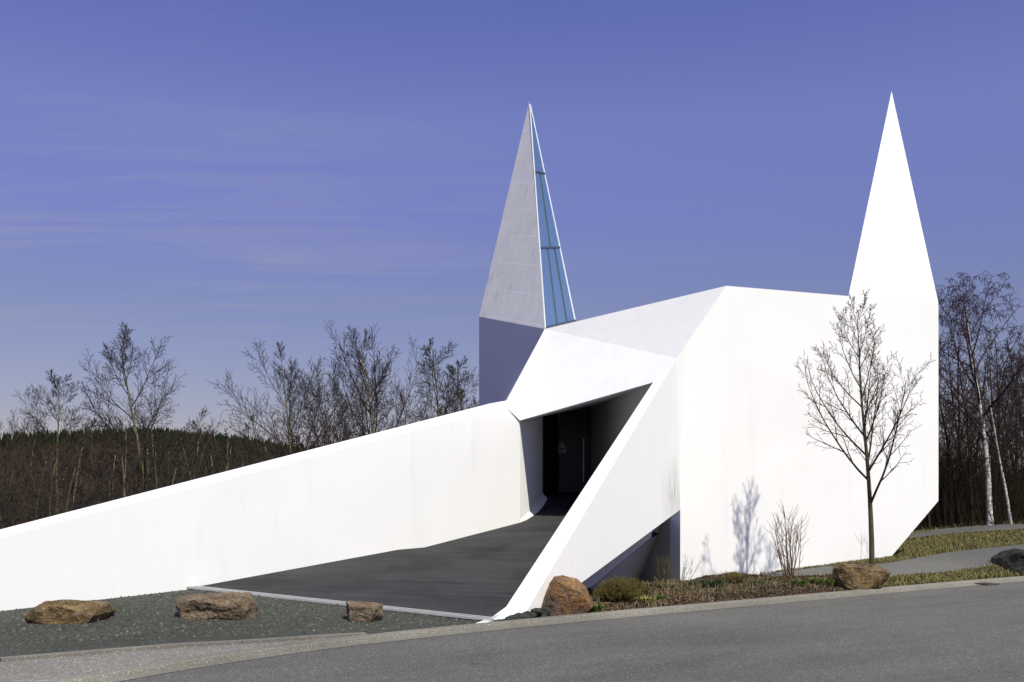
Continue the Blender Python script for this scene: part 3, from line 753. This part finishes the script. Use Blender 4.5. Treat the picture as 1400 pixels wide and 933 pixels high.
# ------------------------------------------------------------------ rocks
def rock(name, outline, y, depth, mat, seed, sub=5, rough=.05, planes=(), base_drop=.05):
    """boulder: front silhouette (as it stands) given real depth, chipped by planes, roughened"""
    rg = random.Random(seed)
    pts = [P(a, b, y) for a, b in outline]
    cx = sum(p.x for p in pts)/len(pts); zb = min(p.z for p in pts); zt_ = max(p.z for p in pts)
    xs_ = [p.x for p in pts]; x0, x1 = min(xs_), max(xs_); cz = (zb+zt_)/2
    loop = [(p.x, p.z) for p in pts]
    import bmesh
    bm = bmesh.new(); off = Vector((rg.uniform(0, 99), rg.uniform(0, 99), rg.uniform(0, 99)))
    size = max(x1-x0, zt_-zb); root = Vector((cx, y, max(zb, gz(cx, y)-.1)))
    for p in pts:
        dx, dz = p.x-cx, p.z-cz
        bm.verts.new((dx, rg.uniform(-.06, .10)*depth, dz+cz-root.z))
        f = rg.uniform(.55, .92); bm.verts.new((dx*f, -depth*rg.uniform(.28, .5), (dz*rg.uniform(.6, .92) if dz > 0 else dz)+cz-root.z))
        f = rg.uniform(.6, .95); bm.verts.new((dx*f, depth*rg.uniform(.35, .55), (dz*rg.uniform(.6, .85) if dz > 0 else dz)+cz-root.z))
    res = bmesh.ops.convex_hull(bm, input=bm.verts)
    bmesh.ops.delete(bm, geom=[v for v in bm.verts if not v.link_faces], context='VERTS')
    bmesh.ops.triangulate(bm, faces=bm.faces)
    for _ in range(sub):
        long_ = [e for e in bm.edges if e.calc_length() > size*.035]
        if not long_ or len(bm.faces) > 9000: break
        bmesh.ops.subdivide_edges(bm, edges=long_, cuts=1); bmesh.ops.triangulate(bm, faces=bm.faces)
    bm.normal_update()
    for v in bm.verts:
        p = v.co/size
        # ledges and chips: layered, sharp below, softer above
        d = noise.noise(p*2.6+off)*.6+noise.noise(Vector((p.x*5, p.y*5, p.z*11))+off)*.45-abs(noise.noise(p*13+off))*.35+noise.noise(p*30+off)*.14
        v.co += v.normal*(d*rough*size*.9)
    me = bpy.data.meshes.new(name); bm.to_mesh(me); bm.free(); me.materials.append(mat)
    o = bpy.data.objects.new(name, me); COL.objects.link(o); o.location = root
    return o
def gy(px, py):
    return ground_hit(px, py).y
tag(rock('boulder', [(36, 858), (34, 842), (44, 830), (60, 823), (90, 822), (118, 824), (146, 824), (147, 838), (136, 854), (110, 857), (80, 852)], gy(90, 855)+.3, .62, M['rock_brown'], 3), 'long low brown rock on the gravel, leftmost of the row', 'boulder', 'rocks lined up on the gravel')
tag(rock('boulder', [(242, 846), (240, 818), (270, 812), (315, 813), (341, 812), (350, 830), (349, 851), (310, 853), (280, 853)], gy(300, 851)+.32, .62, M['rock_ochre'], 11), 'long ochre and grey block of rock standing in front of the white wall', 'boulder', 'rocks lined up on the gravel')
tag(rock('boulder', [(476, 846), (473, 822), (490, 822), (523, 826), (524, 844), (512, 852), (500, 857), (488, 853)], gy(500, 853)+.2, .42, M['rock_ochre'], 23, 4), 'small squarish rock with dark left side in front of the ramp', 'boulder', 'rocks lined up on the gravel')
tag(rock('boulder', [(724, 842), (730, 830), (741, 815), (750, 797), (757, 788), (770, 786), (789, 791), (802, 803), (812, 826), (806, 838), (785, 848), (750, 850), (732, 849)], 12.95, 1.0, M['rock_rust'], 38, 5, .022), 'big rusty orange and brown boulder beside the ramp parapet', 'boulder')
tag(rock('boulder', [(1139, 800), (1139, 776), (1148, 769), (1175, 772), (1200, 772), (1213, 780), (1212, 795), (1198, 802), (1170, 808), (1150, 805)], 15.62, .6, M['rock_brown'], 47), 'broad brown rock at the foot of the young tree', 'boulder')
tag(rock('boulder', [(1364, 784), (1366, 764), (1378, 752), (1388, 749), (1405, 758), (1440, 764), (1450, 790), (1400, 792)], gy(1400, 786)+.4, .9, M['rock_dark'], 59, 4), 'dark grey boulder at the right edge beside the kerb', 'boulder')
# rubble by the parapet's foot
rub = [(700, 846, 9, 6), (712, 843, 12, 7), (724, 840, 9, 6), (734, 836, 8, 7), (741, 843, 10, 7), (752, 844, 9, 6), (728, 847, 8, 4), (690, 849, 7, 4), (745, 835, 8, 7), (758, 847, 7, 4), (717, 849, 7, 3), (737, 849, 6, 3), (704, 850, 6, 3)]
for i, (px, py, w_, h_) in enumerate(rub):
    y = 12.0+max(0, px-700)*.0095; w_ *= 1.15; h_ *= .75
    b = py+h_*.9
    o = rock('rubble_stone', [(px-w_, b-2), (px-w_*.9, py-h_*.5), (px-w_*.2, py-h_), (px+w_*.6, py-h_*.7), (px+w_, py+h_*.2), (px+w_*.7, b)], y, w_*.016, M['rock_slate'], 100+i, 3, .07)
    tag(o, 'grey green rubble stone heaped between the parapet foot and the rusty boulder', 'stone', 'rubble stones at the parapet foot')

# ------------------------------------------------------------------ trees
def rand_dir(rg): 
    return Vector((rg.gauss(0, 1), rg.gauss(0, 1), rg.gauss(0, 1))).normalized()
def grow(rg, p, d, length, r, lvl, S, out):
    n = S['segs'][lvl]; step = length/n; pts = [p.copy()]; rad = [r]; tip = S['tip'][lvl]
    for i in range(n):
        d = (d+rand_dir(rg)*S['wob'][lvl]+Vector((0, 0, 1))*S['trop'][lvl]*(i+1)/n).normalized()
        p = p+d*step; pts.append(p.copy()); rad.append(max(S['rmin'], r+(r*tip-r)*(i+1)/n))
    out[lvl].append((pts, rad))
    if lvl+1 >= len(S['segs']): return
    k = S['kids'][lvl]; k = max(1, int(k*rg.uniform(.8, 1.2)+.5)); f0 = S['start'][lvl]; az = rg.uniform(0, 6.28)
    for j in range(k):
        f = f0+(1-f0)*(j+rg.uniform(.1, .9))/k; s = f*n; i = min(n-1, int(s)); t = s-i
        q = pts[i].lerp(pts[i+1], t); dd = (pts[i+1]-pts[i]).normalized(); rr = rad[i]*(1-t)+rad[i+1]*t
        az += 2.4+rg.uniform(-.5, .5); a = R(S['ang'][lvl]*rg.uniform(.75, 1.25))
        ref = dd.cross(Vector((.3, .2, 1))); 
        if ref.length < .05: ref = dd.cross(Vector((1, 0, 0)))
        ref.normalize(); sd = ref*math.cos(az)+dd.cross(ref)*math.sin(az)
        cd = dd*math.cos(a)+sd*math.sin(a)
        shape = 1-S['fall'][lvl]*f if lvl else lerp_tab(S['env'], f)
        cl_ = length*S['ratio'][lvl]*shape*rg.uniform(.75, 1.2)
        grow(rg, q, cd.normalized(), cl_, min(rr*S['rr'][lvl], r*.8), lvl+1, S, out)
BASE = dict(segs=(12, 7, 5, 4, 2), tip=(.12, .2, .3, .4, .5), wob=(.06, .10, .09, .08, .07), trop=(.05, .12, .08, .05, .02), kids=(16, 9, 7, 3), start=(.28, .20, .15, .1),
            ang=(44, 36, 34, 32), ratio=(.46, .46, .50, .55), rr=(.55, .55, .6, .7), fall=(0, .45, .35, .3), env=((0, .75), (.25, .95), (.5, .92), (.8, .52), (1, .2)), rmin=.006)
def spec(**kw): s = dict(BASE); s.update(kw); return s
def tree(name, loc, H, r, S, seed, bark, twig, lean=(0, 0), sides=(8, 5, 4, 3, 3), trunk_levels=1):
    rg = random.Random(seed); out = [[] for _ in S['segs']]
    grow(rg, Vector((0, 0, -.25)), Vector((lean[0], lean[1], 1)).normalized(), H+.25, r, 0, S, out)
    root = empty(name, (0, 0, 0))
    V, F = [], []
    for l in range(trunk_levels):
        for pts, rad in out[l]: 
            rad2 = list(rad); 
            if l == 0: rad2[0] = rad[0]*1.3
            tube(V, F, pts, rad2, sides[l])
    mesh_obj('trunk', V, F, bark, root, True)
    V, F = [], []
    for l in range(trunk_levels, len(out)):
        for pts, rad in out[l]: tube(V, F, pts, rad, sides[l])
    mesh_obj('crown', V, F, twig, root, True)
    root.location = loc
    return root
# young street tree in front of the wall
ty = 16.1; tx = (1190.5-CX)/FPX*ty; tz = gz(tx, ty)
S_st = spec(segs=(14, 8, 5, 4, 2), kids=(21, 9, 6, 3), start=(.33, .18, .2, .1), ang=(36, 30, 36, 40), ratio=(.46, .36, .40, .42), trop=(.03, .20, .10, .06, 0), wob=(.025, .06, .08, .09, .08),
            env=((0, 1.1), (.2, 1.1), (.45, .88), (.7, .58), (1, .26)), rr=(.60, .62, .66, .75), rmin=.003, tip=(.10, .18, .3, .4, .5))
st_tree = tree('street_tree', (tx, ty, tz), 4.5, .058, S_st, 5, M['bark_maple'], M['twig_maple'])
st_tree.scale = (.92, .86, .97); st_tree.location.x += .03
tag(st_tree, 'slim young bare tree with upswept branches in front of the white church wall', 'tree')
# birches at the wood's edge on the right
S_b = spec(segs=(14, 8, 7, 6, 4), kids=(15, 8, 7, 4), start=(.38, .25, .2, .15), ang=(42, 48, 60, 50), ratio=(.42, .42, .5, .5), trop=(.03, .10, -.16, -.55, -.6), wob=(.07, .12, .15, .15, .1), rmin=.0045,
           env=((0, .55), (.3, .9), (.6, 1.0), (.85, .7), (1, .4)), rr=(.6, .5, .5, .7), tip=(.18, .15, .3, .5, .6))
q = ground_hit(1354, 718)
b1 = tree('birch', (q.x, q.y, q.z), (EYE+(HY-376)/FPX*q.y-q.z)*.88, .10, S_b, 21, M['bark_birch'], M['twig_birch'], (-.04, 0))
tag(b1, 'tall white stemmed birch with drooping twigs at the wood edge', 'tree')
q = ground_hit(1384, 718)
b2 = tree('birch', (q.x, q.y, q.z), 3.9, .05, spec(**{**S_b, 'kids': (7, 5, 4, 3), 'start': (.5, .25, .2, .15), 'wob': (.03, .12, .15, .15, .1), 'trop': (.0, .1, -.1, -.4, -.5)}), 22, M['bark_birch'], M['twig_birch'], (-.17, 0))
tag(b2, 'thin leaning birch stem right beside the taller birch', 'tree')
# the row of bare trees standing against the sky on the left
def sky_tree(px, top, y, seed, label, H_over=None, spread=1.0, kids0=16, lean=(0, 0), r=.13, S=None, ratio=.46):
    x = (px-CX)/FPX*y; z = gz(x, y); Ht = (EYE+(HY-top)/FPX*y-z)*.98
    s = S or spec(kids=(kids0+5, 10, 7, 3), ratio=(ratio*spread*.8, .46, .50, .55), rmin=.0065)
    t = tree('bare_tree', (x, y, z), Ht, r, s, seed, M['bark_tree'], M['twig_tree'], lean)
    return tag(t, label, 'tree', 'bare trees on the skyline behind the left wall')
S_fan = spec(rmin=.0065, kids=(16, 10, 7, 3), start=(.12, .18, .15, .1), ang=(30, 30, 32, 32), ratio=(.60, .44, .50, .55), env=((0, 1.0), (.3, .9), (.6, .6), (1, .2)), trop=(.02, .10, .08, .05, .02))
sky_tree(75, 517, 46, 201, 'bare tree with a forked trunk over the left end of the white wall', spread=.85, r=.11)
sky_tree(207, 462, 42, 202, 'tallest wide bare tree left of the ramp, its top highest on the hill side', spread=1.0, r=.14, kids0=18)
sky_tree(398, 492, 44, 203, 'lone bare tree of narrow egg shape halfway along the white wall', S=S_fan, r=.12)
sky_tree(452, 530, 46, 204, 'low spreading bare tree next right of the lone egg shaped one', S=S_fan, r=.11)
sky_tree(545, 470, 40, 205, 'broad many stemmed bare tree leaning left of the grey tower', S=S_fan, lean=(-.12, 0), r=.13)
sky_tree(597, 464, 44, 206, 'slender bare tree with an upright crown close left of the grey tower', spread=.8, r=.11)
sky_tree(650, 487, 45, 207, 'bare tree half hidden by the edge of the grey tower', spread=.6, r=.10, kids0=12)
sky_tree(505, 500, 47, 208, 'thin bare tree standing behind the broad many stemmed one', spread=.75, r=.09, kids0=12)
sky_tree(18, 566, 45, 209, 'low bare tree at the left edge of the view', S=S_fan, r=.09)
sky_tree(135, 575, 48, 210, 'small bare tree between the forked one and the tallest one', spread=.7, r=.08, kids0=11)
sky_tree(300, 562, 50, 211, 'thin bare sapling just right of the wide tallest tree', spread=.6, r=.06, kids0=10)
sky_tree(338, 566, 50, 212, 'thin bare sapling just left of the lone egg shaped tree', spread=.6, r=.06, kids0=10)
sky_tree(620, 500, 50, 213, 'small bare tree right of the slender upright one', spread=.8, r=.08, kids0=12)
# thicket on the slope below and the wood on the right: copies of a few kinds
S_th = spec(segs=(9, 6, 4, 3), kids=(12, 7, 5), start=(.3, .2, .2), ratio=(.40, .42, .42), tip=(.15, .2, .3, .4), wob=(.09, .12, .1, .1), rmin=.009)
protos = [tree('bare_tree', (0, 0, 0), h, r, S_th, 300+i, M['bark_tree'], M['twig_tree'], sides=(6, 4, 3, 3)) for i, (h, r) in enumerate(((7, .08), (6, .06), (8, .09), (5.5, .06)))]
rg = random.Random(44); used = [False]*4; n_th = 0
for i in range(70):
    y = rg.uniform(30, 62); px = rg.uniform(-60, 470); x = (px-CX)/FPX*y; z = gz(x, y)
    k4 = i % 4; o = protos[k4] if not used[k4] else copy_tree(protos[k4]); used[k4] = True
    # keep the tops below the skyline of the photograph
    top = lerp_tab([(0, 598), (250, 590), (330, 600), (470, 606)], px)+rg.uniform(-10, 45)
    want = EYE+(HY-top)/FPX*y-z; h = (7, 6, 8, 5.5)[k4]; s = clamp(want/h, .35, 1.5)
    o.location = (x, y, z); o.scale = (s, s, s); o.rotation_euler = (0, 0, rg.uniform(0, 6.28))
    tag(o, 'small bare tree in the thicket on the slope behind the left wall', 'tree', 'bare trees in the slope thicket')
S_wd = spec(segs=(10, 6, 4, 3), kids=(15, 7, 5), start=(.28, .2, .2), ratio=(.30, .42, .42), tip=(.15, .2, .3, .4), ang=(40, 38, 40, 40), wob=(.05, .10, .1, .1), rmin=.008)
wp = [tree('wood_tree', (0, 0, 0), h, r, S_wd, 400+i, M['bark_wood'], M['twig_wood'], sides=(6, 4, 3, 3)) for i, (h, r) in enumerate(((8, .08), (9, .09), (7, .07), (8.5, .10)))]
used = [False]*4
for i in range(60):
    y = rg.uniform(27, 52) if i > 8 else rg.uniform(26.5, 30); px = rg.uniform(1215, 1440) if i < 46 else rg.uniform(1440, 1800); x = (px-CX)/FPX*y; z = gz(x, y)
    k4 = i % 4; o = wp[k4] if not used[k4] else copy_tree(wp[k4]); used[k4] = True
    top = rg.uniform(455, 560) if px > 1290 else rg.uniform(470, 560)
    want = EYE+(HY-top)/FPX*y-z; h = (8, 9, 7, 8.5)[k4]; s = clamp(want/h, .35, 1.3)
    o.location = (x, y, z); o.scale = (s, s, s); o.rotation_euler = (0, 0, rg.uniform(0, 6.28))
    tag(o, 'dark bare tree in the wood behind the birches', 'tree', 'bare trees in the wood on the right')

# undergrowth: masses of thin upright twigs
def brush(name, n, area, h0, h1, w, mat, seed, label, lean=.35):
    rg = random.Random(seed); V, F = [], []
    while n > 0:
        px, y = rg.uniform(area[0], area[1]), rg.uniform(area[2]**.5, area[3]**.5)**2
        x = (px-CX)/FPX*y
        if noise.noise((x*.35, y*.35, seed)) < rg.uniform(-.6, .3): continue
        z = gz(x, y); h = rg.uniform(h0, h1)*(1+.5*noise.noise((x*.2, y*.2, 9))); a = rg.uniform(0, 6.28); l = rg.uniform(0, lean)*h
        ww = w*rg.uniform(.6, 1.5)*(y/35)
        p0, p1 = Vector((x, y, z-.1)), Vector((x+math.cos(a)*l, y+math.sin(a)*l*.6, z+h))
        pm = p0.lerp(p1, .5)+Vector((rg.uniform(-.12, .12), rg.uniform(-.12, .12), 0))*h*.5
        tube(V, F, [p0, pm, p1], [ww, ww*.7, ww*.25], 3)
        for _ in range(3):
            f = rg.uniform(.3, .9); q = p0.lerp(p1, f); e = q+Vector((rg.uniform(-.3, .3), rg.uniform(-.3, .3), rg.uniform(.1, .4)))*h*.6
            tube(V, F, [q, e], [ww*.5, ww*.2], 3)
        n -= 1
    tag(mesh_obj(name, V, F, mat), label, None, None, 'stuff')
brush('undergrowth', 5200, (-80, 640, 24, 120), .8, 2.6, .011, M['brush'], 61, 'brown bare scrub covering the slope behind the left wall')
brush('undergrowth', 9000, (1180, 1700, 26.5, 52), .7, 2.4, .012, M['brush_dark'], 62, 'dark tangled undergrowth of the wood on the right')
# far wooded hill
rg = random.Random(91); V, F = [], []
for i in range(6000):
    a, y = (rg.uniform(-.62, .05), rg.uniform(720, 1000)) if i < 5000 else (rg.uniform(-.36, -.15), rg.uniform(430, 720)); x = a*y; z = gz(x, y); h = rg.uniform(8, 15); r = h*rg.uniform(.16, .24)
    if noise.noise((x*.012, y*.012, 1)) < -.35: continue
    for t0, t1, rr in ((.08, .55, 1), (.35, .8, .72), (.6, 1.05, .42)):
        b = len(V); m5 = 6; ph = rg.uniform(0, 1)
        for k5 in range(m5): V.append((x+math.cos(ph+k5*6.283/m5)*r*rr, y+math.sin(ph+k5*6.283/m5)*r*rr, z+h*t0))
        V.append((x, y, z+h*t1)); F += [(b+k5, b+(k5+1) % m5, b+m5) for k5 in range(m5)]
tag(mesh_obj('far_conifers', V, F, M['conifer']), 'dark conifer wood along the top of the far hill', None, None, 'stuff')
V, F = [], []
for i in range(9000):
    a = rg.uniform(-.62, .1); y = rg.uniform(150, 780); x = a*y; z = gz(x, y); h = rg.uniform(6, 11)
    for k5 in range(5):
        e = Vector((x+rg.uniform(-2.2, 2.2), y+rg.uniform(-2, 2), z+h*rg.uniform(.6, 1)))
        tube(V, F, [Vector((x, y, z+h*.1)), e], [.28, .06], 3)
tag(mesh_obj('far_bare_wood', V, F, M['far_bare']), 'brown leafless wood on the far slope', None, None, 'stuff')

# ------------------------------------------------------------------ shrubs and small plants in the bed
def shrub(name, px, py, h, n, spread, mat, seed, label, r=.008, forks=4, cat='shrub', zf=bedz, lean=0):
    rg = random.Random(seed); q = ground_hit(px, py); root = empty(name, (0, 0, 0)); V, F = [], []; V2, F2 = [], []
    for i in range(n):
        a = rg.uniform(0, 6.28); rr = rg.uniform(0, .11); l = h*rg.uniform(.6, 1.05); s = rg.uniform(.2, 1)*spread
        p = Vector((math.cos(a)*rr, math.sin(a)*rr, -.05)); d = Vector((math.cos(a)*s+lean, math.sin(a)*s, 1)).normalized()
        pts = [p]; m = 6
        for j in range(m):
            d = (d+rand_dir(rg)*.10+Vector((0, 0, .08))).normalized(); p = p+d*l/m; pts.append(p.copy())
        tube(V, F, pts, [r*(1-.8*j/m) for j in range(m+1)], 4)
        for _ in range(forks):
            f = rg.uniform(.35, .95)*m; j = min(m-1, int(f)); b = pts[j].lerp(pts[j+1], f-j); dd = ((pts[j+1]-pts[j]).normalized()+rand_dir(rg)*.7).normalized()
            e1 = b+dd*l*.12; e2 = e1+(dd+Vector((0, 0, .5))+rand_dir(rg)*.3).normalized()*l*.14
            tube(V2, F2, [b, e1, e2], [r*.45, r*.35, r*.2], 3)
    bpy.data.objects.remove(root); V, F = join((V, F), (V2, F2)); root = mesh_obj(name, V, F, mat, None, True)
    root.location = (q.x, q.y, zf(q.x, q.y)); tag(root, label, cat); return root
shrub('shrub', 1082, 797, 1.12, 19, .34, M['stem_pale'], 71, 'tall bare shrub of pale upright stems in the planted bed', .010, 7)
shrub('shrub', 935, 803, .52, 6, .8, M['stem_dark'], 72, 'small twiggy shrub at the corner of the church wall', .005, 8, lean=.5)
shrub('shrub', 910, 806, .55, 7, .35, M['broom'], 73, 'sparse olive twiggy shrub before the dark recess', .005, 8)
shrub('shrub', 1026, 793, .42, 3, .3, M['stem_pale'], 74, 'tiny pale sapling close to the church wall', .004, 6)
shrub('shrub', 1357, 785, .42, 9, .8, M['stem_dark'], 75, 'low dark twiggy shrub beside the dark boulder', .006, 3, zf=gz)
shrub('sapling', 1186, 789, 1.25, 2, .12, M['stem_dark'], 76, 'thin bare sapling beside the street tree trunk', .004, 6, zf=gz, cat='sapling')
def broom(px, py, w_, h, n, seed, label, mat):
    rg = random.Random(seed); q = ground_hit(px, py); root = empty('broom_shrub', (0, 0, 0)); V, F = [], []
    for i in range(n):
        a = rg.uniform(0, 6.28); s = rg.uniform(0, 1)**.6; ex_ = math.cos(a)*s*w_; ey_ = math.sin(a)*s*w_*.8
        hh = h*(1-.55*s*s)*rg.uniform(.6, 1.1); p0 = Vector((ex_*.25, ey_*.25, -.03)); p2 = Vector((ex_, ey_, hh)); p1 = p0.lerp(p2, .5)+Vector((rg.uniform(-.04, .04), rg.uniform(-.04, .04), hh*.12))
        tube(V, F, [p0, p1, p2], [.004, .0035, .0015], 3)
        for _ in range(3):
            b = p1.lerp(p2, rg.uniform(0, .9)); e = b+Vector((rg.uniform(-.07, .07), rg.uniform(-.07, .07), rg.uniform(.02, .09))); tube(V, F, [b, e], [.003, .001], 3)
    mesh_obj('foliage', V, F, mat, root); root.location = (q.x, q.y, bedz(q.x, q.y)); return tag(root, label, 'shrub')
broom(843, 834, .36, .36, 700, 81, 'bushy olive brown broom shrub right of the rusty boulder', M['broom'])
broom(866, 824, .25, .26, 260, 82, 'smaller brown broom shrub behind the bushy one', M['broom'])
broom(1005, 806, .22, .15, 160, 83, 'low dry brown tuft in the middle of the bed', M['broom'])
def leafy(px, py, w_, h, n, mat, seed, label, lw=.014, lean=.7, zf=bedz):
    rg = random.Random(seed); q = ground_hit(px, py); V, F = [], []
    for i in range(n):
        a = rg.uniform(0, 6.28); s = rg.uniform(0, 1)**.7; x, y = math.cos(a)*s*w_*.6, math.sin(a)*s*w_*.5; l = rg.uniform(.2, lean); hh = h*rg.uniform(.5, 1.05)
        tx_, ty_ = x+math.cos(a)*l*hh, y+math.sin(a)*l*hh; mx_, my_ = x+(tx_-x)*.4, y+(ty_-y)*.4; b = rg.uniform(0, 6.28); dx, dy = math.cos(b)*lw/2, math.sin(b)*lw/2; k6 = len(V)
        V += [(x, y, -.02), (mx_+dx, my_+dy, hh*.62), (tx_, ty_, hh*rg.uniform(.8, 1)), (mx_-dx, my_-dy, hh*.6)]; F.append((k6, k6+1, k6+2, k6+3))
    o = mesh_obj('plant', V, F, mat); o.location = (q.x, q.y, zf(q.x, q.y)); return tag(o, label, 'plant', 'low green plants in the bed')
leafy(815, 842, .13, .14, 130, M['leaf'], 1, 'bright green leafy tuft at the right foot of the rusty boulder', .022)
leafy(882, 833, .16, .10, 150, M['leaf_yellow'], 2, 'yellowish clump of leaves by the kerb', .028, 1.0)
leafy(885, 824, .10, .11, 80, M['leaf_blue'], 3, 'bluish green tuft just behind the yellowish clump', .016)
leafy(903, 829, .11, .09, 90, M['leaf'], 4, 'dark green tuft right of the yellowish clump', .022)
leafy(905, 812, .08, .12, 50, M['leaf'], 5, 'small green tuft before the dark recess', .014)
leafy(972, 812, .22, .17, 220, M['leaf_blue'], 6, 'wide tuft of upright bluish green bulb leaves', .013, .35)
leafy(983, 812, .12, .18, 110, M['leaf_blue'], 7, 'narrow tuft of upright bulb leaves right next to the wide one', .013, .3)
leafy(946, 809, .10, .12, 70, M['leaf_blue'], 8, 'dull green tuft nearest the church corner', .014, .5)
leafy(1035, 810, .20, .13, 120, M['leaf_blue'], 9, 'sparse bluish tuft left of the tall bare shrub', .013, .5)
leafy(1092, 810, .17, .12, 170, M['leaf'], 10, 'fresh green leafy plant under the tall bare shrub', .024)
leafy(1128, 807, .24, .13, 260, M['leaf'], 11, 'broad fresh green plant left of the brown rock', .026)
leafy(1112, 806, .14, .12, 120, M['leaf'], 12, 'smaller fresh green plant between bare shrub and broad one', .024)
leafy(1160, 805, .16, .13, 110, M['leaf_blue'], 13, 'grassy grey green tuft in front of the brown rock', .010, .5)
leafy(960, 806, .09, .09, 50, M['leaf'], 14, 'tiny green tuft behind the wide bulb leaves', .014)
leafy(1050, 818, .10, .07, 50, M['leaf_blue'], 15, 'flat green sprig close to the kerb', .014, .9)
# drain grate in the gutter on the right
q = G0(1347, 799.5); a = Vector(EDGE[14])-Vector(EDGE[12]); a = math.atan2(a.y, a.x)
dg = empty('drain_grate', (q.x, q.y, .0)); tag(dg, 'dark iron drain grate in the gutter near the dark boulder', 'drain')
dg.rotation_euler = (0, 0, a); dg.scale = (.62, .7, 1)
for k7 in range(7):
    o = mesh_obj('grate_bar', *box((q.x-.24+k7*.075, q.y-.17, .008), (q.x-.20+k7*.075, q.y+.17, .022)), M['grate'], dg)
o = mesh_obj('grate_frame', *join(box((q.x-.28, q.y-.2, .004), (q.x+.30, q.y-.17, .026)), box((q.x-.28, q.y+.17, .004), (q.x+.30, q.y+.2, .026))), M['grate'], dg)
